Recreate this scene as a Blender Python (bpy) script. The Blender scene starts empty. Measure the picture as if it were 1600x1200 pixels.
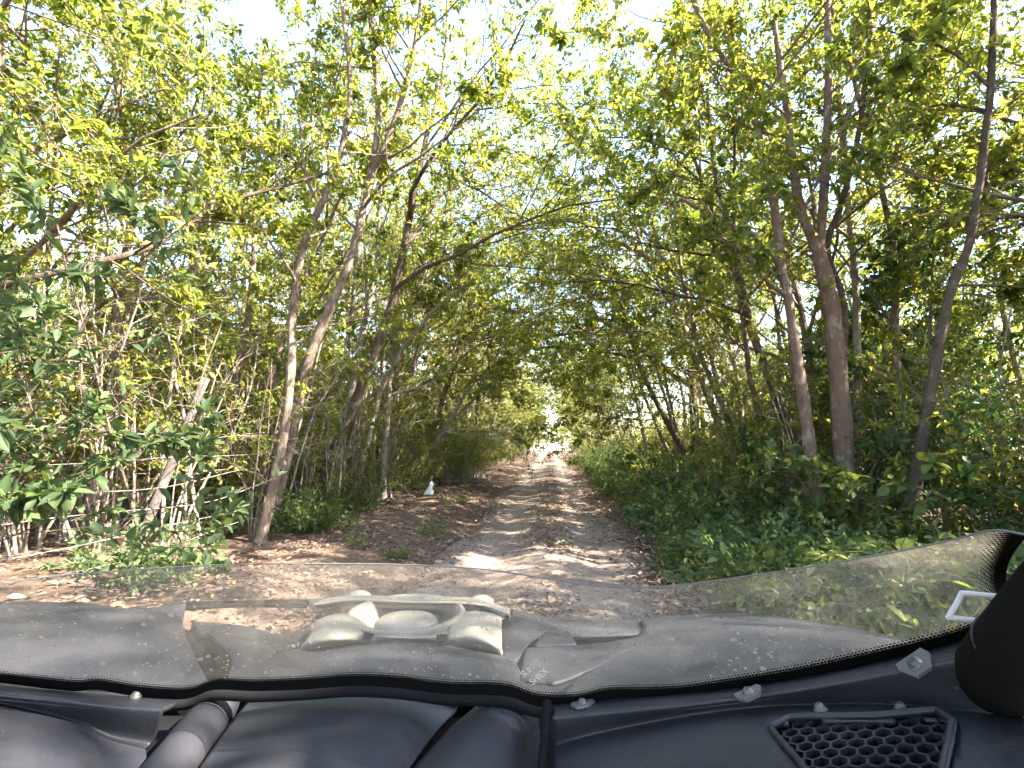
import bpy, math, random
import numpy as np
from mathutils import Vector, Matrix, Euler

# ------------------------------------------------------------------ camera, sky, sun, exposure
scene = bpy.context.scene
col = scene.collection
R = math.radians
CAM_H = 1.45
FPX = 800.0                     # focal length in pixels of the 1600 px wide photograph
PITCH, YAW = R(6.4), R(4.3)
cam_d = bpy.data.cameras.new('camera')
cam_d.sensor_width = 36.0
cam_d.lens = FPX / 1600.0 * 36.0
cam_d.clip_start = 0.02
cam_d.clip_end = 2000.0
cam = bpy.data.objects.new('camera', cam_d)
col.objects.link(cam)
cam.location = (0, 0, CAM_H)
cam.rotation_euler = Euler((R(90) + PITCH, 0, YAW), 'XYZ')
scene.camera = cam

SUN_AZ, SUN_EL = R(99), R(43)  # azimuth clockwise from the track's direction (+Y)
world = bpy.data.worlds.new('World')
scene.world = world
world.use_nodes = True
wn = world.node_tree
bg = wn.nodes['Background']
sky = wn.nodes.new('ShaderNodeTexSky')
sky.sky_type = 'NISHITA'
sky.sun_disc = False
sky.sun_elevation = SUN_EL
sky.sun_rotation = SUN_AZ
sky.air_density = 1.0
sky.dust_density = 1.0
sky.ozone_density = 1.0
wn.links.new(sky.outputs[0], bg.inputs[0])
bg.inputs[1].default_value = 0.13
sd = bpy.data.lights.new('sun', 'SUN')
sd.energy = 5.0
sd.angle = R(0.5)
sd.color = (1.0, 0.915, 0.78)
sun = bpy.data.objects.new('sun', sd)
col.objects.link(sun)
to_sun = Vector((math.sin(SUN_AZ) * math.cos(SUN_EL), math.cos(SUN_AZ) * math.cos(SUN_EL), math.sin(SUN_EL)))
sun.rotation_euler = to_sun.to_track_quat('Z', 'Y').to_euler()
sun.location = to_sun * 60
vs = scene.view_settings
vs.view_transform = 'Standard'
vs.look = 'None'
vs.gamma = 1.0
vs.use_curve_mapping = False
vs.exposure = 3.45
scene.render.engine = 'CYCLES'
cy = scene.cycles
cy.max_bounces = 6
cy.diffuse_bounces = 3
cy.glossy_bounces = 2
cy.transmission_bounces = 5
cy.transparent_max_bounces = 10
cy.use_denoising = True
cy.use_adaptive_sampling = True
cy.adaptive_threshold = .03
cy.debug_use_spatial_splits = True
cy.caustics_reflective = False
cy.caustics_refractive = False
cy.sample_clamp_indirect = 6.0

# ------------------------------------------------------------------ helpers
rng = np.random.default_rng(7)
CAMROT = cam.rotation_euler.to_matrix()
CAMPOS = Vector((0, 0, CAM_H))

def ray(px, py):
    return CAMROT @ Vector(((px - 800) / FPX, (600 - py) / FPX, -1.0))

def aty(px, py, y):
    d = ray(px, py)
    return CAMPOS + d * (y / d.y)

def atd(px, py, drop):
    d = ray(px, py)
    return CAMPOS + d * (-drop / d.z)

def tag(o, label=None, cat=None, group=None, kind=None):
    if label: o['label'] = label
    if cat: o['category'] = cat
    if group: o['group'] = group
    if kind: o['kind'] = kind
    return o

def empty(name, loc=(0, 0, 0), rz=0.0, s=1.0):
    o = bpy.data.objects.new(name, None)
    col.objects.link(o)
    o.location = loc
    o.rotation_euler = (0, 0, rz)
    o.scale = (s, s, s)
    o.empty_display_size = 0.1
    return o

def link(name, me, mat=None, parent=None):
    o = bpy.data.objects.new(name, me)
    col.objects.link(o)
    if mat is not None and len(me.materials) == 0:
        me.materials.append(mat)
    o.parent = parent
    return o

def mesh_np(name, V, F, smooth=False):
    me = bpy.data.meshes.new(name)
    V = np.asarray(V, dtype=np.float32)
    n = len(F)
    if n and isinstance(F, np.ndarray):
        k = F.shape[1]
        me.vertices.add(len(V))
        me.vertices.foreach_set('co', V.ravel())
        me.loops.add(n * k)
        me.loops.foreach_set('vertex_index', F.astype(np.int32).ravel())
        me.polygons.add(n)
        me.polygons.foreach_set('loop_start', np.arange(0, n * k, k, dtype=np.int32))
        me.polygons.foreach_set('loop_total', np.full(n, k, dtype=np.int32))
        me.update(calc_edges=True)
    else:
        me.from_pydata(V.tolist(), [], [tuple(int(i) for i in f) for f in F])
    if smooth:
        me.polygons.foreach_set('use_smooth', np.ones(len(me.polygons), dtype=bool))
    me.validate()
    return me

def copy_tree(o, parent=None):
    c = o.copy()
    col.objects.link(c)
    c.parent = parent
    for ch in o.children:
        copy_tree(ch, c)
    return c

class Tubes:
    """collects tapered tubes as one quad mesh"""
    def __init__(self):
        self.V, self.F, self.n = [], [], 0
    def add(self, pts, rad, seg=6):
        pts = np.asarray(pts, float)
        rad = np.asarray(rad, float)
        k = len(pts)
        t = np.gradient(pts, axis=0)
        t /= np.linalg.norm(t, axis=1)[:, None] + 1e-9
        ref = np.array([0.31, 0.95, 0.05]) if abs(t[0][1]) < 0.8 else np.array([1.0, 0.1, 0.05])
        a = np.arange(seg) * (2 * math.pi / seg)
        u = np.cross(t, ref); u /= np.linalg.norm(u, axis=1)[:, None] + 1e-9
        v = np.cross(t, u)
        ring = (pts[:, None, :] + rad[:, None, None] * (np.cos(a)[None, :, None] * u[:, None, :] + np.sin(a)[None, :, None] * v[:, None, :]))
        self.V.append(ring.reshape(-1, 3))
        i = np.arange(k - 1)[:, None] * seg
        j = np.arange(seg)[None, :]
        jn = (j + 1) % seg
        f = np.stack([i + j, i + jn, i + seg + jn, i + seg + j], -1).reshape(-1, 4) + self.n
        self.F.append(f)
        self.n += k * seg
    def mesh(self, name):
        return mesh_np(name, np.concatenate(self.V), np.concatenate(self.F), True)

def unit(a):
    a = np.asarray(a, float)
    return a / (np.linalg.norm(a, axis=-1, keepdims=True) + 1e-9)

def leaf_mesh(name, pos, direc, nrm, length, width, droop=0.25):
    """pointed leaves folded along the midrib, two quads each"""
    d = unit(direc)
    s = unit(np.cross(d, nrm))
    n = np.cross(s, d)
    L = length[:, None]; W = width[:, None]
    base = pos
    tip = pos + d * L - n * L * droop
    def pt(t, w, lift):
        return pos + d * L * t + s * W * w + n * (W * lift) - n * L * droop * t * t
    V = np.stack([base, pt(.30, .46, .16), pt(.68, .36, .12), tip, pt(.68, -.36, .12), pt(.30, -.46, .16)], 1)
    N = len(pos)
    o = np.arange(N)[:, None] * 6
    F = np.concatenate([o + np.array([[0, 1, 2, 3]]), o + np.array([[0, 3, 4, 5]])], 0)
    return mesh_np(name, V.reshape(-1, 3), F)

# ------------------------------------------------------------------ materials
def newmat(name):
    m = bpy.data.materials.new(name)
    m.use_nodes = True
    nt = m.node_tree
    nt.nodes.clear()
    out = nt.nodes.new('ShaderNodeOutputMaterial')
    return m, nt, out

def ramp(nt, stops, interp='LINEAR'):
    r = nt.nodes.new('ShaderNodeValToRGB')
    r.color_ramp.interpolation = interp
    el = r.color_ramp.elements
    while len(el) > 1: el.remove(el[-1])
    el[0].position = stops[0][0]; el[0].color = (*stops[0][1], 1)
    for p, c in stops[1:]:
        e = el.new(p); e.color = (*c, 1)
    return r

def noise(nt, scale, detail=4, rough=.55, coord='Object', vec=None, stretch=None):
    tc = nt.nodes.new('ShaderNodeTexCoord')
    src = vec or tc.outputs[coord]
    if stretch:
        mp = nt.nodes.new('ShaderNodeMapping')
        mp.inputs['Scale'].default_value = stretch
        nt.links.new(src, mp.inputs[0]); src = mp.outputs[0]
    n = nt.nodes.new('ShaderNodeTexNoise')
    n.inputs['Scale'].default_value = scale
    n.inputs['Detail'].default_value = detail
    n.inputs['Roughness'].default_value = rough
    nt.links.new(src, n.inputs['Vector'])
    return n

def bump(nt, h, strength, dist, bsdf):
    b = nt.nodes.new('ShaderNodeBump')
    b.inputs['Strength'].default_value = strength
    b.inputs['Distance'].default_value = dist
    nt.links.new(h, b.inputs['Height'])
    nt.links.new(b.outputs[0], bsdf.inputs['Normal'])

def leaf_mat(name, stops, trans=0.42, tint=(1.25, 1.15, .55), rough=.45):
    m, nt, out = newmat(name)
    geo = nt.nodes.new('ShaderNodeNewGeometry')
    oi = nt.nodes.new('ShaderNodeObjectInfo')
    mx = nt.nodes.new('ShaderNodeMath'); mx.operation = 'MULTIPLY_ADD'
    nt.links.new(oi.outputs['Random'], mx.inputs[0]); mx.inputs[1].default_value = 0.22
    ad = nt.nodes.new('ShaderNodeMath'); ad.operation = 'MULTIPLY_ADD'
    nt.links.new(geo.outputs['Random Per Island'], ad.inputs[0]); ad.inputs[1].default_value = .84; ad.inputs[2].default_value = -.03
    nt.links.new(ad.outputs[0], mx.inputs[2])
    r = ramp(nt, stops)
    nt.links.new(mx.outputs[0], r.inputs[0])
    p = nt.nodes.new('ShaderNodeBsdfPrincipled')
    nt.links.new(r.outputs[0], p.inputs['Base Color'])
    p.inputs['Roughness'].default_value = rough
    p.inputs['Specular IOR Level'].default_value = .22
    t = nt.nodes.new('ShaderNodeBsdfTranslucent')
    mul = nt.nodes.new('ShaderNodeMix'); mul.data_type = 'RGBA'; mul.blend_type = 'MULTIPLY'
    mul.inputs[0].default_value = 1.0
    nt.links.new(r.outputs[0], mul.inputs[6]); mul.inputs[7].default_value = (*[c * 1.5 for c in tint], 1)
    nt.links.new(mul.outputs[2], t.inputs[0])
    ms = nt.nodes.new('ShaderNodeMixShader'); ms.inputs[0].default_value = trans
    nt.links.new(p.outputs[0], ms.inputs[1]); nt.links.new(t.outputs[0], ms.inputs[2])
    nt.links.new(ms.outputs[0], out.inputs[0])
    return m

GREEN = [(0, (.052, .082, .022)), (.3, (.10, .138, .032)), (.6, (.16, .190, .044)), (.82, (.22, .228, .06)), (.93, (.29, .25, .07)), (1, (.36, .25, .12))]
M = {}
M['leaf'] = leaf_mat('canopy_leaf', GREEN, .56)
M['leaf_yellow'] = leaf_mat('yellow_green_leaf', [(0, (.08, .12, .026)), (.4, (.14, .18, .036)), (.75, (.21, .225, .055)), (.9, (.31, .27, .08)), (1, (.38, .28, .13))], .57)
M['leaf_dark'] = leaf_mat('dark_leaf', [(0, (.028, .058, .022)), (.5, (.052, .10, .034)), (.85, (.09, .14, .042)), (1, (.17, .19, .06))], .4, rough=.38)
M['leaf_teal'] = leaf_mat('blue_green_leaf', [(0, (.045, .074, .034)), (.5, (.075, .115, .05)), (.9, (.115, .155, .06)), (1, (.19, .20, .07))], .4, (1.15, 1.1, .6), .6)
M['leaf_herb'] = leaf_mat('broad_herb_leaf', [(0, (.045, .07, .026)), (.45, (.08, .115, .036)), (.8, (.13, .16, .045)), (.96, (.20, .20, .06)), (1, (.50, .36, .06))], .4, (1.15, 1.1, .55), .55)
M['grass'] = leaf_mat('weed_blade', [(0, (.06, .09, .025)), (.5, (.11, .14, .035)), (.8, (.18, .18, .05)), (1, (.30, .22, .10))], .35)

def litter_mat(name, stops):
    m, nt, out = newmat(name)
    geo = nt.nodes.new('ShaderNodeNewGeometry')
    r = ramp(nt, stops)
    nt.links.new(geo.outputs['Random Per Island'], r.inputs[0])
    p = nt.nodes.new('ShaderNodeBsdfPrincipled')
    nt.links.new(r.outputs[0], p.inputs['Base Color'])
    p.inputs['Roughness'].default_value = .7
    p.inputs['Specular IOR Level'].default_value = .25
    nt.links.new(p.outputs[0], out.inputs[0])
    return m
M['litter'] = litter_mat('dry_leaf', [(0, (.085, .052, .037)), (.35, (.155, .098, .072)), (.65, (.20, .135, .103)), (.9, (.265, .195, .15)), (.96, (.30, .23, .10)), (1, (.16, .18, .05))])

def bark_mat(name, dark, mid, pale, pale_at=.62):
    m, nt, out = newmat(name)
    n1 = noise(nt, 26, 6, .65, stretch=(1, 1, .3))
    n2 = noise(nt, 5.5, 5, .65)
    n3 = noise(nt, 60, 3, .6, stretch=(1, 1, 2.5))
    r = ramp(nt, [(.36, dark), (.47, mid), (.55, mid), (pale_at, pale), (.74, mid)])
    mxx = nt.nodes.new('ShaderNodeMath'); mxx.operation = 'MULTIPLY_ADD'
    nt.links.new(n2.outputs[0], mxx.inputs[0]); mxx.inputs[1].default_value = .65
    hlf = nt.nodes.new('ShaderNodeMath'); hlf.operation = 'MULTIPLY'; hlf.inputs[1].default_value = .4
    nt.links.new(n1.outputs[0], hlf.inputs[0]); nt.links.new(hlf.outputs[0], mxx.inputs[2])
    nt.links.new(mxx.outputs[0], r.inputs[0])
    p = nt.nodes.new('ShaderNodeBsdfPrincipled')
    nt.links.new(r.outputs[0], p.inputs['Base Color'])
    p.inputs['Roughness'].default_value = .85
    p.inputs['Specular IOR Level'].default_value = .2
    ad = nt.nodes.new('ShaderNodeMath'); ad.operation = 'ADD'
    nt.links.new(n1.outputs[0], ad.inputs[0]); nt.links.new(n3.outputs[0], ad.inputs[1])
    bump(nt, ad.outputs[0], .9, .03, p)
    nt.links.new(p.outputs[0], out.inputs[0])
    return m
M['bark'] = bark_mat('brown_bark', (.075, .052, .04), (.19, .14, .11), (.38, .32, .265))
M['bark_red'] = bark_mat('reddish_bark', (.085, .052, .038), (.20, .132, .098), (.34, .27, .215))
M['bark_pale'] = bark_mat('pale_bark', (.13, .10, .08), (.29, .245, .20), (.48, .43, .37))
M['bark_dark'] = bark_mat('dark_bark', (.05, .035, .028), (.11, .08, .06), (.2, .15, .12))

def ground_mat(name, stops, sc, fine, bstr):
    m, nt, out = newmat(name)
    n1 = noise(nt, sc, 6, .65)
    n2 = noise(nt, fine, 5, .7)
    mm = nt.nodes.new('ShaderNodeMath'); mm.operation = 'MULTIPLY_ADD'
    nt.links.new(n2.outputs[0], mm.inputs[0]); mm.inputs[1].default_value = .55
    h = nt.nodes.new('ShaderNodeMath'); h.operation = 'MULTIPLY'; h.inputs[1].default_value = .5
    nt.links.new(n1.outputs[0], h.inputs[0]); nt.links.new(h.outputs[0], mm.inputs[2])
    r = ramp(nt, stops)
    nt.links.new(mm.outputs[0], r.inputs[0])
    p = nt.nodes.new('ShaderNodeBsdfPrincipled')
    nt.links.new(r.outputs[0], p.inputs['Base Color'])
    p.inputs['Roughness'].default_value = .95
    p.inputs['Specular IOR Level'].default_value = .1
    bump(nt, mm.outputs[0], bstr, .05, p)
    nt.links.new(p.outputs[0], out.inputs[0])
    return m
M['soil'] = ground_mat('leafy_soil', [(.3, (.06, .039, .029)), (.5, (.11, .074, .055)), (.68, (.17, .122, .094))], 1.3, 22, .8)
M['track'] = ground_mat('sandy_track', [(.34, (.12, .088, .068)), (.48, (.205, .156, .124)), (.56, (.25, .194, .156)), (.68, (.32, .26, .213))], 1.6, 19, 1.0)

# ------------------------------------------------------------------ ground and track
def smooth01(t):
    t = np.clip(t, 0, 1)
    return t * t * (3 - 2 * t)

def gz(x, y):
    x = np.asarray(x, float); y = np.asarray(y, float)
    b = .16 * smooth01((-x - 1.35) / 1.3) + .10 * smooth01((x - 1.3) / 1.4)
    w = .035 * np.sin(x * 1.7 + y * .6) * np.sin(y * .9 - x * .4) + .02 * np.sin(x * 4.1 + 1) * np.sin(y * 3.3)
    off = smooth01((np.abs(x) - 1.3) / .5)
    return (b + w * off) * np.clip(1 - (np.abs(x) - 60) / 60, 0, 1) - .05 * (1 - off)

def sgrid(fine, lo, hi, step, ratio=1.35):
    a = list(np.arange(-fine if lo < 0 else 0, fine + 1e-6, step))
    s = step; v = a[-1]
    while v < hi:
        s *= ratio; v += s; a.append(min(v, hi))
    s = step; v = a[0]; b = []
    while v > lo:
        s *= ratio; v -= s; b.append(max(v, lo))
    return np.array(b[::-1] + a)

gx = sgrid(9, -400, 400, .25); gy = sgrid(34, -60, 900, .4)
GX, GY = np.meshgrid(gx, gy)
V = np.stack([GX, GY, gz(GX, GY)], -1).reshape(-1, 3)
nx = len(gx)
ii = (np.arange(len(gy) - 1)[:, None] * nx + np.arange(nx - 1)[None, :]).ravel()
F = np.stack([ii, ii + 1, ii + nx + 1, ii + nx], -1)
ground = link('ground', mesh_np('ground', V, F, True), M['soil'])
tag(ground, 'brown leafy forest floor either side of the track', 'ground', kind='structure')

ty = np.concatenate([np.arange(-12, 30, .16), np.arange(30, 96, .6)])
tu = np.linspace(0, 1, 34)
TV = []
for y in ty:
    l = -1.42 + .10 * math.sin(y * .8) + .07 * math.sin(y * 2.3 + 1)
    r = 1.14 + .09 * math.sin(y * .7 + 2) + .08 * math.sin(y * 2.9)
    x = l + (r - l) * tu
    c = (l + r) / 2
    rut = lambda x0: np.exp(-((x - x0) / .28) ** 2)
    z = .012 - .05 * rut(-.78) - .05 * rut(.62) + .03 * np.exp(-((x + .05) / .35) ** 2)
    z = z + .012 * np.sin(x * 7 + y * 1.3) * np.sin(y * 2.1) + .008 * np.sin(y * 5 + x * 3)
    edge = np.minimum(tu, 1 - tu)
    z = z - .09 * (1 - smooth01(edge / .07)) + .02
    TV.append(np.stack([x, np.full_like(x, y), z], -1))
TV = np.concatenate(TV)
nu = len(tu)
ii = (np.arange(len(ty) - 1)[:, None] * nu + np.arange(nu - 1)[None, :]).ravel()
track = link('dirt_track', mesh_np('dirt_track', TV, np.stack([ii, ii + 1, ii + nu + 1, ii + nu], -1), True), M['track'])
tag(track, 'sandy two-rut dirt track running straight into the trees', 'track', kind='structure')

M['sand'] = ground_mat('glare_pale_sand', [(.3, (.46, .40, .31)), (.5, (.58, .52, .42)), (.7, (.66, .60, .50))], .4, 6, .4)  # extra pale, so the glare at the exit sits in the colour
cx_ = np.array([-160., -60, -20, -6, 0, 6, 20, 60, 160]); cy_ = np.array([74., 80, 95, 130, 220, 420])
CX, CY = np.meshgrid(cx_, cy_)
CZ = np.maximum(gz(CX, CY), 0) + .045
ii = (np.arange(len(cy_) - 1)[:, None] * len(cx_) + np.arange(len(cx_) - 1)[None, :]).ravel()
clearing = link('open_field', mesh_np('open_field', np.stack([CX, CY, CZ + .12], -1).reshape(-1, 3), np.stack([ii, ii + 1, ii + len(cx_) + 1, ii + len(cx_)], -1), True), M['sand'])
tag(clearing, 'open sandy field beyond the wood, coloured extra pale for the glare', 'field', kind='structure')

# stones and clods on the track
n = 5200
x = rng.uniform(-1.5, 1.35, n); y = 1.5 + 45 * rng.uniform(0, 1, n) ** 1.8
sz = .006 + .016 * rng.uniform(0, 1, n) ** 4
oct_ = np.array([(1, 0, 0), (0, 1, 0), (-1, 0, 0), (0, -1, 0), (0, 0, .7), (0, 0, -.7)], float)
of = np.array([(0, 1, 4), (1, 2, 4), (2, 3, 4), (3, 0, 4), (1, 0, 5), (2, 1, 5), (3, 2, 5), (0, 3, 5)])
an = rng.uniform(0, 6.28, n); ca, sa = np.cos(an), np.sin(an)
base = oct_[None] * rng.uniform(.6, 1.3, (n, 6, 1)) * sz[:, None, None]
V = np.stack([base[..., 0] * ca[:, None] - base[..., 1] * sa[:, None], base[..., 0] * sa[:, None] + base[..., 1] * ca[:, None], base[..., 2]], -1)
zt = .035 - .05 * np.exp(-((x + .78) / .28) ** 2) - .05 * np.exp(-((x - .62) / .28) ** 2) + .03 * np.exp(-((x + .05) / .35) ** 2)
V = V + np.stack([x, y, zt + sz * .2], -1)[:, None]
stones = link('gravel', mesh_np('gravel', V.reshape(-1, 3), (of[None] + np.arange(n)[:, None, None] * 6).reshape(-1, 3)), M['track'])
tag(stones, 'small stones and clods scattered on the track', 'gravel', kind='stuff')

# leaf litter
def litter(name, xs, ys, zs, size, label, mat='litter', cat='leaf litter', flat=.35):
    n = len(xs)
    pos = np.stack([xs, ys, zs], -1)
    a = rng.uniform(0, 2 * math.pi, n)
    d = np.stack([np.cos(a), np.sin(a), rng.normal(0, flat * .6, n)], -1)
    nr = np.stack([rng.normal(0, flat, n), rng.normal(0, flat, n), np.ones(n)], -1)
    L = rng.uniform(.6, 1.3, n) * size
    o = link(name, leaf_mesh(name, pos, d, nr, L, L * rng.uniform(.4, .62, n), .15), M[mat])
    return tag(o, label, cat, kind='stuff')

def trackz(x): return .035 - .05 * np.exp(-((x + .78) / .28) ** 2) - .05 * np.exp(-((x - .62) / .28) ** 2) + .03 * np.exp(-((x + .05) / .35) ** 2)
def ydist(n, a, b, p=1.7): return a + (b - a) * rng.uniform(0, 1, n) ** p
n = 40000
x = -1.25 - rng.gamma(2.0, 1.1, n); y = ydist(n, 1, 60, 1.9)
k = np.sin(x * 3.1 + np.sin(y * 1.7)) + np.sin(y * 2.3 + x) + rng.normal(0, .7, n) > -.9
x, y = x[k], y[k]; n = len(x)
x = np.where(rng.uniform(0, 1, n) < .12, -1.2 + rng.normal(0, .13, n), x)
litter('leaf_litter', x, y, np.maximum(gz(x, y), np.where(x > -1.45, trackz(x) - .01, -1)) + rng.uniform(.0, .03, n), .058, 'dry brown leaf litter on the bare bank left of the track')
n = 20000
x = rng.normal(-.04, .20, n); y = ydist(n, 2, 70)
k = np.sin(y * 1.9) + np.sin(y * .7 + 1) + rng.normal(0, .8, n) > -.5
x, y = x[k], y[k]
litter('leaf_litter', x, y, trackz(x) + rng.uniform(.0, .02, len(x)), .055, 'dry brown leaves along the hump between the wheel ruts')
n = 20000
x = 1.08 + rng.normal(.12, .28, n); y = ydist(n, 2, 70)
litter('leaf_litter', x, y, np.maximum(trackz(x) - .01, gz(x, y)) + rng.uniform(0, .03, n), .06, 'dry brown leaves drifted along the right edge of the track')
n = 1500
x = rng.uniform(-1.4, 1.2, n); y = ydist(n, 2, 60)
litter('leaf_litter', x, y, trackz(x) + rng.uniform(.0, .015, n), .045, 'single fallen leaves strewn over the wheel ruts')
n = 14000
x = rng.choice([-1, 1], n) * rng.uniform(3.0, 14, n); y = ydist(n, -3, 60, 1.3)
litter('leaf_litter', x, y, gz(x, y) + rng.uniform(0, .04, n), .10, 'brown leaf litter under the trees behind the roadside')

# ------------------------------------------------------------------ tree builder
class Plant:
    def __init__(self):
        self.wood = Tubes(); self.tw = []; self.off = None
    def wander(self, p0, d0, L, n, w, up):
        p = np.array(p0, float); d = unit(d0); out = [p.copy()]
        for i in range(n):
            d = unit(d + rng.normal(0, w, 3) + np.array([0, 0, up]))
            p = p + d * L / n
            out.append(p.copy())
        return np.array(out)
    def branch(self, p0, d0, L, r0, level, spec):
        n = (3, 4, 6)[min(level, 2)]
        pts = self.wander(p0, d0, L, n, spec['wander'], spec['up'] * (1 if level else .3))
        rad = np.linspace(r0, max(r0 * .3, .0028), n + 1)
        if self.off is not None:                # nothing hangs down into the roadway
            w = pts + self.off
            if np.any((np.abs(w[:, 0]) < 2.3) & (w[:, 2] < 3.3)): return
        self.wood.add(pts, rad, (4, 5, 7)[min(level, 2)])
        self.spread(pts, rad, L, level, spec)
    def spread(self, pts, rad, L, level, spec, t0=.28):
        if level == 0:
            self.tw.append(pts); return
        cnt = spec['subs'][level]
        for i in range(cnt):
            t = t0 + (1 - t0) * (i + rng.uniform(0, 1)) / cnt
            f = t * (len(pts) - 1); k = min(int(f), len(pts) - 2)
            p = pts[k] + (pts[k + 1] - pts[k]) * (f - k)
            d = unit(pts[k + 1] - pts[k])
            side = unit(np.cross(d, rng.normal(0, 1, 3)))
            side[2] *= .6
            nd = unit(d * rng.uniform(.25, .8) + side * spec['angle'] + np.array(spec.get('pull', (0, 0, 0))) * .35)
            r = (rad[k] + (rad[k + 1] - rad[k]) * (f - k)) * rng.uniform(.45, .65)
            self.branch(p, nd, max(L * rng.uniform(.38, .62) * (1.15 - .45 * t), .18), max(r, .0035), level - 1, spec)
    def leaves(self, name, per, size, ratio, spread=.045, droop=.25, upbias=.8, keep=None):
        T = np.array([t[:4] for t in self.tw])
        cnt = rng.poisson(per * rng.gamma(1.6, 1 / 1.6, len(T)))       # some twigs full, some nearly bare
        tsz = np.repeat(rng.uniform(.7, 1.3, len(T)), cnt)
        T = np.repeat(T, cnt, 0)
        n = len(T)
        f = rng.uniform(.02, 1.0, n) ** .7 * 3; k = np.minimum(f.astype(int), 2); fr = (f - k)[:, None]
        idx = np.arange(n)
        a = T[idx, k]; b = T[idx, k + 1]
        p = a + (b - a) * fr
        tw = unit(b - a)
        d = unit(tw * .55 + rng.normal(0, .75, (n, 3)) + np.array([0, 0, -.15]))
        p = p + d * rng.uniform(0, spread, n)[:, None]
        nr = rng.normal(0, .6, (n, 3)) + np.array([0, 0, upbias])
        Ls = size * rng.uniform(.45, 1.25, n) * tsz
        return leaf_mesh(name, p, d, nr, Ls, Ls * ratio * rng.uniform(.8, 1.2, n), droop)

def stem_pts(pts, n=14):
    """smooth a hand-placed stem (Catmull-Rom)"""
    P = np.array(pts, float); P = np.vstack([2 * P[0] - P[1], P, 2 * P[-1] - P[-2]])
    out = []
    m = len(P) - 3
    for t in np.linspace(0, m - 1e-6, n):
        i = int(t); u = t - i
        a, b, c, d = P[i:i + 4]
        out.append(.5 * ((2 * b) + (-a + c) * u + (2 * a - 5 * b + 4 * c - d) * u * u + (-a + 3 * b - 3 * c + d) * u ** 3))
    return np.array(out)

SPEC = dict(subs={1: 5, 2: 6, 3: 7}, wander=.16, up=.05, angle=.85)

def make_tree(name, H, r, fork, nlimb, per, size, barkm, leafm, lean=(0, 0), pull=(0, 0, 0), stems=1, limbL=.42, ratio=.5, spec=None, droop=.25):
    """generic forest tree at the origin: trunk mesh with limbs, crown mesh of leaves"""
    P = Plant()
    sp = dict(SPEC if spec is None else spec); sp['pull'] = pull
    for s in range(stems):
        a = rng.uniform(0, 2 * math.pi)
        off = np.array([math.cos(a), math.sin(a), 0]) * (.12 if stems > 1 else 0)
        d = np.array([lean[0] + (math.cos(a) * .16 if stems > 1 else 0), lean[1] + (math.sin(a) * .16 if stems > 1 else 0), 1])
        h = H * rng.uniform(.8, 1)
        pts = P.wander(off + np.array([0, 0, -.15]), d, h, 9, .07, .05)
        rad = np.linspace(r, r * .28, 10) * rng.uniform(.92, 1.08, 10); rad[0] *= 1.6
        P.wood.add(pts, rad, 9)
        for i in range(nlimb):
            t = fork + (1 - fork) * (i + rng.uniform(.1, .9)) / nlimb
            f = t * 9; k = min(int(f), 8)
            p = pts[k] + (pts[k + 1] - pts[k]) * (f - k)
            az = i * 2.4 + rng.uniform(-.5, .5)
            el = rng.uniform(.25, 1.0)
            nd = np.array([math.cos(az) * math.cos(el), math.sin(az) * math.cos(el), math.sin(el)]) + np.array(pull)
            P.branch(p, nd, H * limbL * rng.uniform(.7, 1.1) * (1.15 - .5 * t), rad[k] * rng.uniform(.42, .6), 2, sp)
    o = empty(name)
    link('trunk', P.wood.mesh('trunk'), M[barkm], o)
    link('crown', P.leaves('crown', per, size, ratio, droop=droop), M[leafm], o)
    return o

def named_tree(name, stems, per, size, barkm, leafm, label, limb_len, base_y, nlimb=5, ratio=.5, t0=.45, pull=(0, 0, 0), group=None, spec=None, seg=10, lev=2):
    """a tree whose stems stand where the photograph shows them: stems = [(list of (px, py, y), r0, r1, limbs), ...]"""
    P = Plant()
    sp = dict(SPEC if spec is None else spec); sp['pull'] = pull
    first = None
    for st in stems:
        pxs, r0, r1 = st[:3]
        nl = st[3] if len(st) > 3 else nlimb
        W = [np.array(aty(*q)) for q in pxs]
        if first is None:
            first = W[0].copy(); first[2] = float(gz(first[0], first[1])); P.off = first
        pts = stem_pts(W, 4 * len(W))
        pts = pts + np.cumsum(rng.normal(0, r1 * .12, pts.shape), 0) * np.linspace(0, 1, len(pts))[:, None]
        rad = np.linspace(r0, r1, len(pts)) * rng.uniform(.9, 1.1, len(pts))
        if st is stems[0]: rad[0] *= 1.7; rad[1] *= 1.25
        P.wood.add(pts - first, rad, seg)
        for i in range(nl):
            t = t0 + (1 - t0) * (i + rng.uniform(.1, .9)) / nl
            f = t * (len(pts) - 1); k = min(int(f), len(pts) - 2)
            p = pts[k] - first
            d = unit(pts[k + 1] - pts[k])
            side = unit(np.cross(d, rng.normal(0, 1, 3)))
            P.branch(p, d * .5 + side * .9 + np.array(pull), limb_len * rng.uniform(.6, 1.2), rad[k] * rng.uniform(.35, .55), lev, sp)
    o = empty(name, tuple(first))
    link('trunk', P.wood.mesh('trunk'), M[barkm], o)
    if per:
        link('crown', P.leaves('crown', per, size, ratio), M[leafm], o)
    tag(o, label, 'tree', group)
    return o

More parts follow.
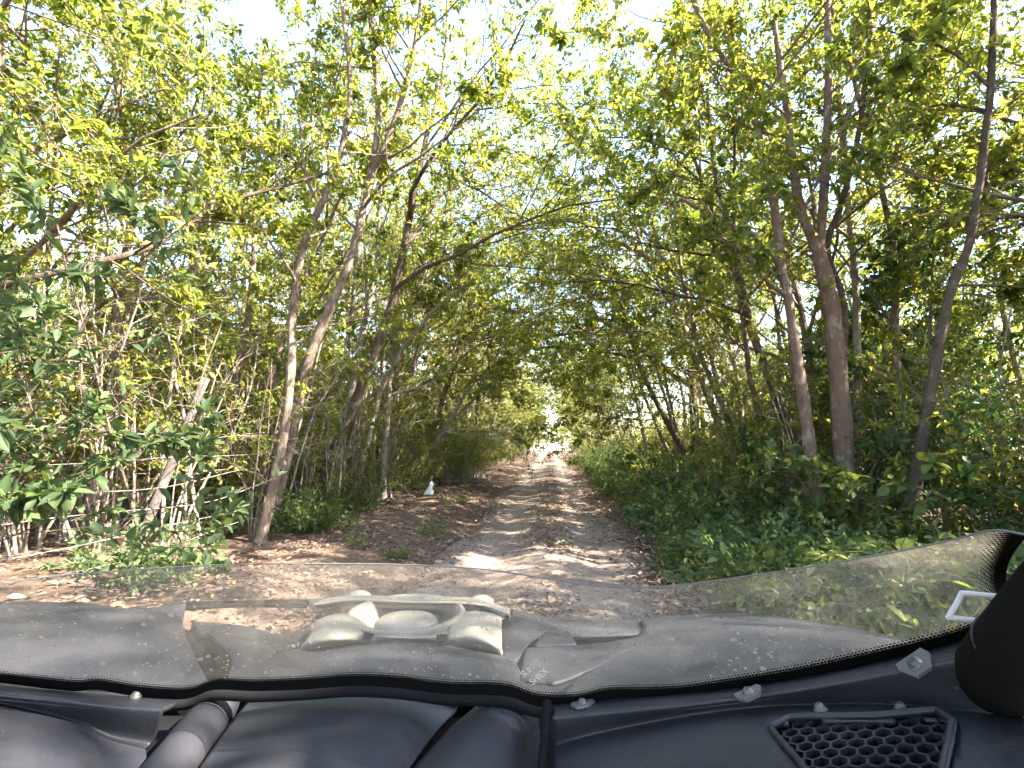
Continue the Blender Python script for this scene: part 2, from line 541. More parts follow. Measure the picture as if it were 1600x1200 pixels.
# ------------------------------------------------------------------ the trees one can pick out by the roadside
named_tree('broadleaf_tree', [
    ([(1330, 856, 7.2), (1318, 700, 7.2), (1306, 560, 7.2), (1292, 460, 7.15), (1278, 385, 7.1)], .125, .10, 0),
    ([(1280, 400, 7.1), (1252, 330, 7.0), (1237, 244, 6.95), (1230, 169, 6.9), (1222, 110, 6.9), (1200, -40, 6.8)], .066, .035, 5),
    ([(1280, 400, 7.1), (1290, 262, 7.2), (1294, 112, 7.3), (1290, -60, 7.4)], .066, .04, 5)],
    26, .10, 'bark_red', 'leaf_yellow', 'stout reddish trunk at the right roadside forking into three tall stems', 2.2, 7.2)
named_tree('broadleaf_tree', [
    ([(1290, 862, 6.8), (1268, 720, 6.8), (1254, 620, 6.8), (1238, 520, 6.8), (1222, 430, 6.8), (1189, 375, 6.7), (1125, 349, 6.5), (1060, 310, 6.3)], .088, .026, 4),
    ([(1222, 430, 6.8), (1211, 330, 6.85), (1196, 262, 6.9), (1174, 169, 6.9), (1140, 105, 6.9), (1099, 37, 6.8), (1060, -60, 6.7)], .06, .035, 6)],
    26, .10, 'bark_red', 'leaf', 'slimmer reddish trunk just left of the stout one, its limb bending over the track', 2.0, 6.8)
named_tree('broadleaf_tree', [
    ([(1305, 850, 7.6), (1312, 640, 7.6), (1318, 480, 7.6), (1290, 390, 7.4), (1312, 319, 7.3), (1331, 244, 7.2), (1346, 150, 7.1), (1356, -20, 7.0)], .055, .028, 6)],
    24, .09, 'bark_dark', 'leaf_yellow', 'thin dark wavy stem rising behind the stout forked right trunk', 1.7, 7.6)
named_tree('broadleaf_tree', [
    ([(1340, 800, 9.2), (1340, 600, 9.2), (1335, 431, 9.2), (1322, 300, 9.2), (1310, 150, 9.2), (1300, 0, 9.2)], .07, .04, 7)],
    24, .09, 'bark_pale', 'leaf', 'straight pale trunk standing behind the forked trees on the right', 2.2, 9.2)
named_tree('broadleaf_tree', [
    ([(1425, 800, 6.2), (1440, 690, 6.2), (1462, 560, 6.2), (1482, 460, 6.15), (1512, 380, 6.1), (1530, 270, 6.0), (1545, 120, 5.9), (1550, -40, 5.8)], .065, .035, 7)],
    26, .095, 'bark_dark', 'leaf_yellow', 'dark trunk leaning right near the right edge of the picture', 1.8, 6.2)
named_tree('broadleaf_tree', [
    ([(1164, 776, 14.5), (1140, 670, 14.4), (1122, 600, 14.4), (1112, 540, 14.3), (1128, 480, 14.2), (1120, 400, 14.2), (1090, 300, 14)], .10, .05, 6),
    ([(1122, 600, 14.4), (1150, 560, 14.8), (1170, 480, 15), (1180, 380, 15)], .07, .04, 4)],
    26, .10, 'bark_pale', 'leaf', 'pale crooked trunk rising out of the ferny right verge', 3.0, 14.5, nlimb=6)
named_tree('broadleaf_tree', [
    ([(1090, 752, 16.5), (1084, 640, 16.5), (1080, 590, 16.4), (1076, 545, 16.2), (1040, 430, 15.5), (985, 390, 15), (955, 378, 14.5)], .15, .06, 6),
    ([(1080, 600, 16.3), (1052, 585, 16), (1000, 545, 15.3), (940, 500, 14.6), (895, 482, 14)], .10, .04, 6),
    ([(1076, 550, 16.2), (1090, 480, 16.3), (1100, 390, 16.4), (1085, 280, 16)], .09, .05, 5)],
    30, .10, 'bark_dark', 'leaf', 'dark right-hand tree whose two long limbs arch over the track', 3.0, 16.5)
named_tree('broadleaf_tree', [
    ([(398, 880, 6.6), (425, 770, 6.6), (446, 660, 6.6), (455, 560, 6.65), (457, 480, 6.7), (475, 380, 6.7), (520, 280, 6.6), (540, 200, 6.5), (546, 120, 6.4), (530, -30, 6.2)], .074, .028, 7)],
    24, .09, 'bark', 'leaf', 'brown trunk at the left fence curving up to a thin dark leader', 1.9, 6.6)
named_tree('broadleaf_tree', [
    ([(420, 850, 7.3), (455, 680, 7.3), (482, 560, 7.3), (515, 480, 7.3), (545, 410, 7.3), (565, 330, 7.3), (578, 270, 7.25), (590, 180, 7.2), (580, 60, 7.1), (575, -50, 7.0)], .08, .036, 5),
    ([(574, 285, 7.3), (600, 230, 7.2), (628, 150, 7.1), (645, 80, 7.0), (660, -30, 6.9)], .055, .028, 5)],
    26, .09, 'bark', 'leaf_yellow', 'brown trunk left of the track forking high up into a wide V', 2.0, 7.3)
named_tree('broadleaf_tree', [
    ([(500, 826, 9.6), (535, 690, 9.7), (552, 590, 9.8), (570, 500, 9.8), (588, 420, 9.8), (592, 330, 9.8), (600, 200, 9.6)], .075, .04, 7)],
    24, .09, 'bark_pale', 'leaf', 'pale slanting trunk behind the wire right of the V-forked tree', 2.0, 9.6)
named_tree('broadleaf_tree', [
    ([(545, 812, 10.8), (575, 690, 10.8), (600, 600, 10.9), (640, 530, 10.8), (690, 475, 10.6), (735, 440, 10.4)], .06, .03, 4)],
    20, .09, 'bark_pale', 'leaf', 'bare pale trunk leaning steeply right towards the track on the left side', 1.5, 10.8, t0=.7)
named_tree('broadleaf_tree', [
    ([(600, 798, 11.4), (600, 720, 11.4), (606, 650, 11.4), (612, 560, 11.4), (625, 450, 11.5), (635, 330, 11.5)], .07, .035, 6)],
    22, .09, 'bark_pale', 'leaf', 'whitish trunk nearest the leaf-strewn bank, standing upright by the wire', 2.0, 11.4)
named_tree('broadleaf_tree', [
    ([(-190, 960, 4.6), (-170, 760, 4.6), (-110, 560, 4.6), (-20, 460, 4.65), (60, 432, 4.7), (140, 412, 4.9), (230, 388, 5.2), (310, 345, 5.6), (370, 310, 5.9), (450, 288, 6.3), (535, 262, 6.7)], .042, .02, 7)],
    24, .085, 'bark_dark', 'leaf', 'dark crooked limb reaching from the far left edge across the thicket', 1.0, 4.8, t0=.5, lev=1)
named_tree('broadleaf_tree', [
    ([(250, 850, 8.6), (275, 640, 8.6), (295, 470, 8.6), (300, 380, 8.6), (280, 200, 8.4), (265, 20, 8.2)], .065, .045, 7)],
    24, .09, 'bark_pale', 'leaf_yellow', 'straight pale trunk in the left thicket behind the leaning post', 2.1, 8.6)
named_tree('broadleaf_tree', [
    ([(175, 860, 7.2), (190, 640, 7.2), (185, 470, 7.2), (205, 330, 7.2), (190, 150, 7.0), (160, -20, 6.8)], .062, .045, 7)],
    24, .09, 'bark', 'leaf', 'grey brown trunk in the left thicket above the leaning post', 2.1, 7.2)
named_tree('broadleaf_tree', [
    ([(742, 770, 21), (745, 690, 21), (752, 600, 21), (790, 560, 20.5), (850, 530, 20), (900, 520, 19.5)], .13, .05, 8),
    ([(752, 610, 21), (735, 540, 21), (740, 470, 21), (760, 400, 20.5)], .1, .05, 6)],
    34, .10, 'bark_dark', 'leaf_dark', 'dark tree spreading a flat layered crown over the track ahead', 2.3, 21, pull=(0, 0, .45))

# ------------------------------------------------------------------ forest on both sides
def protos():
    L = []
    sp = dict(subs={1: 6, 2: 7}, wander=.17, up=.03, angle=.9)
    k = dict(spec=sp)
    L.append(make_tree('forest_tree', 9.5, .10, .30, 9, 27, .09, 'bark', 'leaf', (.06, 0), (.45, 0, 0), limbL=.46, **k))
    L.append(make_tree('forest_tree', 8.5, .078, .30, 9, 27, .085, 'bark_pale', 'leaf_yellow', (.12, .03), (.5, 0, .05), limbL=.48, **k))
    L.append(make_tree('forest_tree', 10.5, .115, .36, 10, 27, .095, 'bark_red', 'leaf', (.05, -.04), (.35, 0, 0), **k))
    L.append(make_tree('forest_tree', 8.0, .065, .28, 5, 27, .085, 'bark_pale', 'leaf', (.16, 0), (.5, 0, 0), stems=2, limbL=.46, **k))
    L.append(make_tree('forest_tree', 9.0, .07, .30, 5, 27, .085, 'bark', 'leaf_yellow', (.1, .02), (.4, .05, 0), stems=2, limbL=.46, **k))
    L.append(make_tree('forest_tree', 6.5, .07, .34, 9, 27, .085, 'bark_dark', 'leaf', (.22, 0), (.6, 0, 0), limbL=.55, **k))
    sp2 = dict(subs={1: 6, 2: 9}, wander=.15, up=-.01, angle=.8)
    L.append(make_tree('arching_tree', 9.0, .10, .45, 8, 17, .085, 'bark_dark', 'leaf_yellow', (.28, .0), (1.0, 0, .15), limbL=.62, spec=sp2))
    L.append(make_tree('arching_tree', 8.2, .085, .42, 8, 17, .085, 'bark', 'leaf_yellow', (.32, .05), (1.1, 0, .05), limbL=.66, spec=sp2))
    sp3 = dict(subs={1: 6, 2: 6}, wander=.2, up=.02, angle=.9)
    L.append(make_tree('small_tree', 4.8, .045, .14, 12, 26, .085, 'bark', 'leaf', (.0, .0), (0, 0, .1), limbL=.42, spec=sp3))
    L.append(make_tree('small_tree', 5.4, .05, .16, 12, 26, .085, 'bark_pale', 'leaf_dark', (.05, .0), (0, 0, .1), limbL=.4, spec=sp3))
    return L
PT = protos()
def ground_at(x, y): return float(gz(x, y))
NAMES_SIDE = {-1: 'left', 1: 'right'}
KINDS_T = ['brown-barked tree with dense green crown', 'pale-barked tree with yellow-green crown', 'tall reddish-barked tree with high crown',
           'twin-stemmed pale tree', 'twin-stemmed brown tree with yellowish leaves', 'low dark-stemmed tree', 'dark-stemmed tree arching over the track', 'brown tree arching over the track', 'small bushy green tree', 'small bushy dark-leaved tree']
REC = []          # (object, kind phrase, place phrase, y): labels are written once everything stands
used = [False] * len(PT)
def put_tree(k, x, y, side, s, rz, tilt=0.0):
    o = PT[k] if not used[k] else copy_tree(PT[k])
    used[k] = True
    o.location = (x, y, ground_at(x, y)); o.scale = (s, s, s * rng.uniform(.92, 1.1))
    o.rotation_euler = (0, tilt, (math.pi if side > 0 else 0) + rz)
    row = 'fronting' if abs(x) < 6.5 else 'inside'
    o['category'] = 'tree'
    REC.append((o, KINDS_T[k], f'{row} the {NAMES_SIDE[side]} wood', x, y))
keep_clear = [(-3.9, 6.7), (4.0, 7.0), (-4.6, 9.7), (-3.9, 11.4), (5.6, 14.5), (3.0, 5.0), (-3.0, 5.0)]
def row(x0, x1, y0, y1, step, kinds, smin=.85, smax=1.15, tl=(0, 0), sides=(-1, 1)):
    for side in sides:
        y = y0 + rng.uniform(0, step)
        while y < y1:
            x = side * rng.uniform(x0, x1)
            ok = all((x - a) ** 2 + (y - b) ** 2 > 1.4 ** 2 for a, b in keep_clear)
            if ok:
                put_tree(int(rng.choice(kinds)), x, y, side, rng.uniform(smin, smax), rng.uniform(-.7, .7), rng.uniform(*tl))
            y += step * rng.uniform(.65, 1.35)
row(3.7, 4.8, 10, 22, 1.9, [0, 1, 3, 4, 5], tl=(.05, .22))
row(3.6, 4.9, 21, 48, 2.5, [0, 1, 1, 3, 4, 4], .7, .95, (.03, .2))  # yellow-leaved kinds favoured, their colour standing in for sunlight farther along
row(3.9, 5.0, 48, 66, 2.8, [1, 3, 4], .8, .95, (.0, .12))
row(6.6, 11, 3.5, 24, 1.5, [8, 9], .8, 1.1, sides=(1,))
row(11, 17, 2, 26, 2.0, [8, 9], 1.0, 1.4, sides=(1,))
row(6.2, 10, 6.0, 30, 1.7, [8, 9], .7, 1.1, sides=(-1,))
row(10, 16, 0, 30, 2.4, [8, 9], 1.0, 1.4, sides=(-1,))
row(5.4, 7.5, 8.5, 50, 2.5, [0, 1, 2, 4], sides=(-1,))
row(5.4, 7.5, 8.5, 27, 2.5, [0, 1, 2, 4], sides=(1,))
row(5.8, 7.8, -9, 3, 2.6, [0, 1, 2, 4])
row(8.5, 12, -9, 40, 3.2, [0, 1, 2, 3, 4], sides=(-1,))
row(8.5, 12, -9, 20, 3.2, [0, 1, 2, 3, 4], sides=(1,))
row(13, 18, -6, 30, 4.4, [0, 1, 2, 4], .9, 1.2, sides=(-1,))
row(13, 18, -2, 16, 4.4, [0, 1, 2, 4], .9, 1.2, sides=(1,))
for k, x, y, s_, t in ((7, 4.7, 12.2, 1.1, .16), (6, -4.7, 9.6, 1.1, .14), (7, -4.5, 15.8, 1.05, .18), (6, 4.6, 15.5, 1.05, .2), (6, 5.0, 9.5, 1.0, .10), (7, -4.9, 13.0, 1.0, .06), (7, 4.6, 29, 1.0, .1), (6, -4.6, 36, 1.0, .08), (6, 4.6, 45, 1.0, .08), (7, -4.8, 56, 1.0, .05)):
    put_tree(k, x, y, 1 if x > 0 else -1, s_, rng.uniform(-.35, .35), t)

for k, x, y in ((0, 5.4, 10.6), (4, 6.2, 12.4), (1, 5.0, 13.6), (4, -5.6, 8.6), (0, 7.4, 5.4), (4, 9.0, 7.6), (2, 10.6, 5.0), (1, 8.4, 3.6), (0, -7.6, 5.6), (4, -8.6, 7.8), (1, -6.9, 7.4)):
    put_tree(k, x, y, 1 if x > 0 else -1, 1.0, rng.uniform(-.5, .5), 0)

# ------------------------------------------------------------------ undergrowth
def make_shrub(name, H, nst, per, size, barkm, leafm, spread=.5, ratio=.5, subs=4, r=.014, droop=.25, lev=1):
    P = Plant()
    sp = dict(subs={1: subs, 2: 4}, wander=.2, up=.02, angle=.8)
    for i in range(nst):
        a = rng.uniform(0, 2 * math.pi)
        d = np.array([math.cos(a) * spread, math.sin(a) * spread, 1.0]) * rng.uniform(.7, 1.1)
        P.branch(np.array([math.cos(a), math.sin(a), 0]) * rng.uniform(0, .15) * H + np.array([0, 0, -.05]), d, H * rng.uniform(.6, 1.05), r * rng.uniform(.7, 1.3), lev, sp)
    o = empty(name)
    link('stems', P.wood.mesh('stems'), M[barkm], o)
    link('foliage', P.leaves('foliage', per, size, ratio, droop=droop, upbias=1.0), M[leafm], o)
    return o

def make_sapling(H, r, barkm, leafm, per, lean, nst=4):
    P = Plant()
    for q in range(nst):
        an = rng.uniform(0, 6.28); h = H * rng.uniform(.6, 1.05)
        pts = P.wander((.28 * math.cos(an) * rng.uniform(0, 1), .28 * math.sin(an) * rng.uniform(0, 1), -.1), (lean + rng.normal(0, .13), rng.normal(0, .13), 1), h, 8, .08, .03)
        rad = np.linspace(r, r * .35, 9) * rng.uniform(.6, 1.15)
        P.wood.add(pts, rad, 6)
        P.spread(pts, rad, h * .42, 2, dict(subs={1: 3, 2: 7}, wander=.2, up=.0, angle=.8), .3)
    o = empty('sapling_clump')
    link('stems', P.wood.mesh('stems'), M[barkm], o)
    link('foliage', P.leaves('foliage', per, .08, .5), M[leafm], o)
    return o

SAP = [make_sapling(4.4, .024, 'bark_pale', 'leaf', 12, .05), make_sapling(3.8, .020, 'bark', 'leaf_yellow', 12, -.08), make_sapling(5.2, .028, 'bark_pale', 'leaf_yellow', 13, .12, 3), make_sapling(4.2, .018, 'bark', 'leaf', 3, -.02, 5)]
SAPK = ['clump of thin pale saplings', 'slender yellowish sapling clump', 'tall pale-stemmed sapling clump', 'nearly leafless wiry sapling clump']
SHR = [make_shrub('shrub', 1.9, 15, 22, .10, 'bark', 'leaf_dark', .6, subs=6), make_shrub('shrub', 2.5, 16, 22, .095, 'bark', 'leaf', .5, subs=7), make_shrub('shrub', 3.1, 16, 22, .095, 'bark_pale', 'leaf_yellow', .4, subs=8)]
SHRK = ['dark green leafy shrub', 'mid-green twiggy shrub', 'tall yellowish shrub with pale stems']
HERB = [make_shrub('verge_plant', .70, 15, 9, .085, 'leaf_herb', 'leaf_herb', .9, .6, 4, .005), make_shrub('verge_plant', .9, 14, 10, .065, 'leaf_herb', 'leaf_herb', .75, .5, 5, .005),
        make_shrub('verge_plant', .5, 16, 9, .055, 'grass', 'grass', .9, .4, 4, .003), make_shrub('verge_plant', .75, 12, 8, .10, 'leaf_teal', 'leaf_teal', .85, .62, 4, .005)]
HERBK = ['broad-leaved green plant', 'fine-leaved green plant', 'low yellowish weed', 'blue-green broad-leaved plant']

def placer(protos, kinds, cat):
    us = [False] * len(protos)
    def put(k, x, y, s, rz, place, label=None, tilt=0.0):
        o = protos[k] if not us[k] else copy_tree(protos[k])
        us[k] = True
        o.location = (x, y, ground_at(x, y)); o.scale = (s, s, s * rng.uniform(.85, 1.15)); o.rotation_euler = (tilt, 0, rz)
        o['category'] = cat
        if label: o['label'] = label
        else: REC.append((o, kinds[k], place, x, y))
        return o
    return put
put_sap = placer(SAP, SAPK, 'saplings'); put_shr = placer(SHR, SHRK, 'shrub'); put_herb = placer(HERB, HERBK, 'plant')

def scatter(put, kinds, n, xr, yr, ks, smin, smax, noun, sides=(-1, 1), p=1.35):
    for i in range(n):
        side = sides[i % len(sides)]
        x = side * rng.uniform(*xr); y = ydist(1, *yr, p)[0]
        if x * x + y * y < 3.6 ** 2: continue
        k = int(rng.choice(ks)); sd = NAMES_SIDE[side]
        put(k, x, y, rng.uniform(smin, smax), rng.uniform(0, 6.28), noun.format(side=sd))
# left: thin stems behind the wire; right: darker shrubs and low verge plants
scatter(put_sap, SAPK, 165, (3.8, 7.5), (5.5, 46), [0, 1, 2, 3], .6, 1.1, 'in the {side} thicket', (-1,), 1.25)
scatter(put_sap, SAPK, 95, (4.0, 7.5), (6, 46), [0, 1, 2, 3], .6, 1.05, 'in the {side} thicket', (1,), 1.25)
scatter(put_shr, SHRK, 80, (4.9, 8), (6.8, 40), [1, 1, 2, 2], .6, 1.05, 'among the {side} trunks', (-1,), 1.3)
scatter(put_shr, SHRK, 80, (4.2, 8), (2.5, 40), [0, 0, 1, 1], .7, 1.1, 'among the {side} trunks', (1,), 1.3)
scatter(put_shr, SHRK, 46, (2.7, 4.1), (8, 40), [0, 0, 1], .35, .72, 'rising from the {side} verge', (1,), 1.2)
scatter(put_shr, SHRK, 40, (2.6, 3.8), (15, 66), [1, 2, 2], .4, .8, 'crowding the {side} track edge', (-1,), 1.1)
scatter(put_shr, SHRK, 22, (2.7, 3.8), (40, 68), [1, 2], .4, .8, 'crowding the {side} track edge', (1,), 1.0)
scatter(put_sap, SAPK, 34, (2.7, 3.8), (15, 46), [0, 1, 3, 3], .5, .8, 'at the edge of the {side} bank', (-1,), 1.1)
scatter(put_herb, HERBK, 180, (1.75, 4.0), (3.2, 36), [0, 1, 3, 3], .6, 1.1, 'on the {side} verge', (1,), 1.6)  # blue-green kind doubled, its leaf colour standing in for the verge's shade
scatter(put_herb, HERBK, 60, (1.45, 1.85), (4.0, 36), [2, 2, 1], .45, .8, 'fringing the {side} rut', (1,), 1.5)
scatter(put_herb, HERBK, 40, (3.3, 4.6), (4.5, 30), [1, 2, 3, 0], .5, .9, 'at the foot of the {side} wire', (-1,), 1.2)
scatter(put_sap, SAPK, 16, (3.5, 4.0), (8.5, 16), [0, 1, 3], .5, .85, 'at the edge of the {side} bank', (-1,), 1.0)
scatter(put_shr, SHRK, 14, (3.5, 4.2), (8, 18), [1, 2], .28, .5, 'at the foot of the {side} wire', (-1,), 1.0)
# seedlings on the bare bank
for k, px, py, s_, lab in ((1, 556, 862, .28, 'small pale seedling on the leaf-strewn left bank, nearest the windscreen'), (0, 622, 868, .30, 'upright green seedling by the left edge of the track'),
                           (1, 672, 836, .34, 'bright green seedling midway up the left bank'), (1, 700, 792, .42, 'yellow-green seedling clump below the white scrap on the left bank'), (2, 726, 786, .5, 'weedy tuft beside the far left edge of the ruts')):
    p = atd(px, py, 1.36)
    put_herb(k, p.x, p.y, s_, rng.uniform(0, 6), '', lab)
# foliage pressing in on the buggy from both sides
near = [(make_shrub('leafy_bush', 3.1, 12, 25, .095, 'bark_dark', 'leaf_teal', .36, .5, 6, .012, lev=2), -4.2, 2.75, 'blue-green leafy bush crowding in at the left edge, close to the buggy'),
        (make_shrub('leafy_bush', 2.3, 6, 13, .085, 'bark_dark', 'leaf_dark', .4, .5, 6, .012, lev=2), 4.5, 4.2, 'dark green bush crowding in at the right edge, close to the buggy'),
        (make_shrub('leafy_bush', 1.9, 6, 13, .08, 'bark_dark', 'leaf', .45, .5, 5, .011, lev=2), 5.2, 5.4, 'mid-green bush below the dark leaning trunk on the right'),
        (make_shrub('leafy_bush', 1.4, 6, 9, .11, 'bark_dark', 'leaf_herb', .5, .62, 5, .010, lev=2), 3.6, 6.3, 'broad-leaved bush at the foot of the reddish right-hand trunks')]
for o, x, y, lab in near:
    o.location = (x, y, ground_at(x, y)); tag(o, lab, 'bush')

# the wood goes on behind: one mass of stems and leaves
n = 100000
sd_ = rng.choice([-1, 1], n)
x = sd_ * rng.uniform(17, 30, n); y = rng.uniform(-8, 56, n); z = 8.5 * rng.uniform(0, 1, n) ** .9
k = np.sin(x * .9 + z) + np.sin(y * .8 - z * .7) + np.sin(z * 1.7 + y * .3) + rng.normal(0, .8, n) > -.8
x, y, z = x[k], y[k], z[k]; n = len(x)
mass = link('far_woodland', leaf_mesh('far_woodland', np.stack([x, y, z], -1), rng.normal(0, 1, (n, 3)), rng.normal(0, .6, (n, 3)) + np.array([0, 0, .7]), rng.uniform(.22, .40, n), rng.uniform(.12, .20, n)), M['leaf'])
tag(mass, 'mass of green foliage closing off the wood on both sides', 'woodland', kind='stuff')

# ------------------------------------------------------------------ wire fence on the left
M['post'] = bark_mat('weathered_post', (.05, .040, .036), (.11, .09, .082), (.19, .165, .15))
m, nt, out = newmat('galvanised_wire')
p = nt.nodes.new('ShaderNodeBsdfPrincipled'); p.inputs['Base Color'].default_value = (.55, .55, .56, 1); p.inputs['Roughness'].default_value = .45; p.inputs['Metallic'].default_value = .6
nn = noise(nt, 12, 3); rr = ramp(nt, [(.35, (.32, .27, .23)), (.6, (.6, .6, .62))]); nt.links.new(nn.outputs[0], rr.inputs[0]); nt.links.new(rr.outputs[0], p.inputs['Base Color'])
nt.links.new(p.outputs[0], out.inputs[0]); M['wire'] = m
FX = -4.15
fo = Vector((FX, 5.0, ground_at(FX, 5.0)))
fence = empty('wire_fence', fo)
tag(fence, 'sagging wire fence with a leaning grey post along the left bank', 'fence')
def fence_post(base, top, r):
    T = Tubes(); b = np.array(base) - np.array(fo); t = np.array(top) - np.array(fo)
    P = b + (t - b) * np.linspace(0, 1, 9)[:, None] + rng.normal(0, .006, (9, 3))
    P = np.vstack([P, P[-1] + (t - b) * .004]); rad = np.concatenate([r * rng.uniform(.9, 1.08, 9), [r * .15]])
    T.add(P, rad, 10)
    return link('post', T.mesh('post'), M['post'], fence)
lp = atd(196, 905, 1.36)
fence_post(lp, aty(322, 590, lp.y + .55), .047)
for y in (9.3, 12.6, 16.0, 19.5, 23):
    x = FX + rng.uniform(-.08, .08)
    fence_post((x, y, ground_at(x, y) - .2), (x + rng.uniform(-.1, .15), y + rng.uniform(-.1, .1), 1.55), .035)
for z0 in (.28, .48, .70, .93, 1.17, 1.42):
    ys_ = np.linspace(.6, 24, 60)
    x = FX + .03 + .05 * np.sin(ys_ * .8 + z0 * 5) + .22 * np.exp(-((ys_ - 5) / 1.8) ** 2)
    z = z0 + .14 + .03 * np.sin(ys_ * 1.9 + z0 * 9) - .05 * np.abs(np.sin(ys_ * math.pi / 3.4))
    T = Tubes(); T.add(np.stack([x, ys_, z], -1) - np.array(fo), np.full(60, .0027), 5)
    link('wire', T.mesh('wire'), M['wire'], fence)

# white scrap caught at the foot of the thicket
m, nt, out = newmat('white_plastic'); p = nt.nodes.new('ShaderNodeBsdfPrincipled'); p.inputs['Base Color'].default_value = (.75, .75, .76, 1); p.inputs['Roughness'].default_value = .45
nn = noise(nt, 25, 4); bump(nt, nn.outputs[0], .6, .02, p); nt.links.new(p.outputs[0], out.inputs[0]); M['bag'] = m
bp = atd(669, 776, 1.34)
a = np.linspace(0, 2 * math.pi, 14, endpoint=False)
prof = [(.07, 0), (.13, .02), (.12, .09), (.10, .16), (.085, .22), (.06, .28), (.05, .34), (.004, .33)]
V = np.concatenate([np.stack([r * np.cos(a) * (1 + .5 * np.sin(a * 2 + z * 25)) + .3 * z * z, .5 * r * np.sin(a) * (1 + .5 * np.cos(a * 3 + z * 19)), np.full(14, z) + .05 * np.sin(a * 3 + z * 30) + .04 * np.cos(a * 5)], -1) for r, z in prof])
i = np.arange(len(prof) - 1)[:, None] * 14; j = np.arange(14)[None]; jn = (j + 1) % 14
bag = link('plastic_bag', mesh_np('plastic_bag', V, np.stack([i + j, i + jn, i + 14 + jn, i + 14 + j], -1).reshape(-1, 4)), M['bag'])
bag.location = (bp.x, bp.y, ground_at(bp.x, bp.y)); bag.rotation_euler = (.1, .22, .4); bag.scale = (.7, .7, .85)
tag(bag, 'crumpled white plastic bag at the foot of the left thicket', 'bag')
# dark post standing in the light where the track leaves the wood
T = Tubes(); T.add(np.array([(0, 0, -.2), (0.02, 0, .8), (.0, 0, 1.75), (0, 0, 1.78)]), np.array([.10, .095, .09, .01]), 9)
gp = link('gate_post', T.mesh('gate_post'), M['post']); gp.location = (1.75, 79, 0)
tag(gp, 'dark post standing in the glare where the track leaves the wood', 'post')

# ------------------------------------------------------------------ the buggy the picture is taken from
from mathutils.bvhtree import BVHTree
VO = Vector((-.25, .35, 0))
buggy = empty('off_road_buggy', VO)
tag(buggy, 'dusty black off-road buggy seen from its cabin, with half windscreen and cream nose piece', 'buggy')

def plastic(name, base, rough, dust, dust_amt, spec=.45, grain=900):
    m, nt, out = newmat(name)
    n1 = noise(nt, 5, 6, .7); n2 = noise(nt, 60, 3, .7)
    r1 = ramp(nt, [(.35, (0, 0, 0)), (.75, (1, 1, 1))])
    nt.links.new(n1.outputs[0], r1.inputs[0])
    # grit: small scattered crumbs of pale dust
    tc = nt.nodes.new('ShaderNodeTexCoord')
    vo = nt.nodes.new('ShaderNodeTexVoronoi'); vo.inputs['Scale'].default_value = 62
    nt.links.new(tc.outputs['Object'], vo.inputs['Vector'])
    sp = ramp(nt, [(.05, (1, 1, 1)), (.10, (0, 0, 0))])
    nt.links.new(vo.outputs['Distance'], sp.inputs[0])
    mu = nt.nodes.new('ShaderNodeMath'); mu.operation = 'MULTIPLY'
    nt.links.new(sp.outputs[0], mu.inputs[0])
    gate = ramp(nt, [(.62, (0, 0, 0)), (.70, (1, 1, 1))])
    nt.links.new(vo.outputs['Color'], gate.inputs[0]); nt.links.new(gate.outputs[0], mu.inputs[1])
    am = nt.nodes.new('ShaderNodeMath'); am.operation = 'MULTIPLY_ADD'
    nt.links.new(r1.outputs[0], am.inputs[0]); am.inputs[1].default_value = dust_amt; am.inputs[2].default_value = dust_amt * .35
    mx = nt.nodes.new('ShaderNodeMath'); mx.operation = 'MULTIPLY_ADD'; mx.use_clamp = True
    nt.links.new(mu.outputs[0], mx.inputs[0]); mx.inputs[1].default_value = min(dust_amt * 5, .7); nt.links.new(am.outputs[0], mx.inputs[2])
    c = nt.nodes.new('ShaderNodeMix'); c.data_type = 'RGBA'
    nt.links.new(mx.outputs[0], c.inputs[0]); c.inputs[6].default_value = (*base, 1); c.inputs[7].default_value = (*dust, 1)
    p = nt.nodes.new('ShaderNodeBsdfPrincipled')
    nt.links.new(c.outputs[2], p.inputs['Base Color'])
    rr = nt.nodes.new('ShaderNodeMapRange'); rr.inputs[3].default_value = rough - .08; rr.inputs[4].default_value = rough + .2
    nt.links.new(n2.outputs[0], rr.inputs[0]); nt.links.new(rr.outputs[0], p.inputs['Roughness'])
    p.inputs['Specular IOR Level'].default_value = spec
    ng = noise(nt, grain, 2, .5)
    bump(nt, ng.outputs[0], .3, .0012, p)
    nt.links.new(p.outputs[0], out.inputs[0])
    return m
DUST = (.33, .28, .23)
M['dash'] = plastic('dash_plastic', (.007, .0095, .017), .42, DUST, .045, .5, 260)  # blue in the base colour stands for the sky's reflection
M['hood'] = plastic('dusty_hood_plastic', (.010, .0125, .021), .46, DUST, .07)  # bluish base colour carries the skylight on the hood
M['black'] = plastic('black_parts_and_gap_shade', (.005, .005, .006), .7, DUST, .004, .1)  # shared by real black parts and the sheets painting gap shade
M['pad'] = plastic('black_foam_pad', (.005, .005, .005), .9, DUST, .008, .08, 300)
M['cream'] = plastic('cream_plastic', (.26, .24, .195), .42, (.19, .155, .12), .4)
M['steel'] = plastic('bolt_steel', (.05, .05, .055), .32, DUST, .1, .8)
M['bracket'] = plastic('pale_bracket', (.62, .62, .66), .35, DUST, .1)
M['strap'] = plastic('tan_strap', (.42, .26, .15), .6, DUST, .1)
M['clear_tab'] = plastic('clear_tab', (.06, .062, .07), .3, DUST, .2)
M['print'] = plastic('pale_print', (.46, .43, .38), .6, DUST, .3)

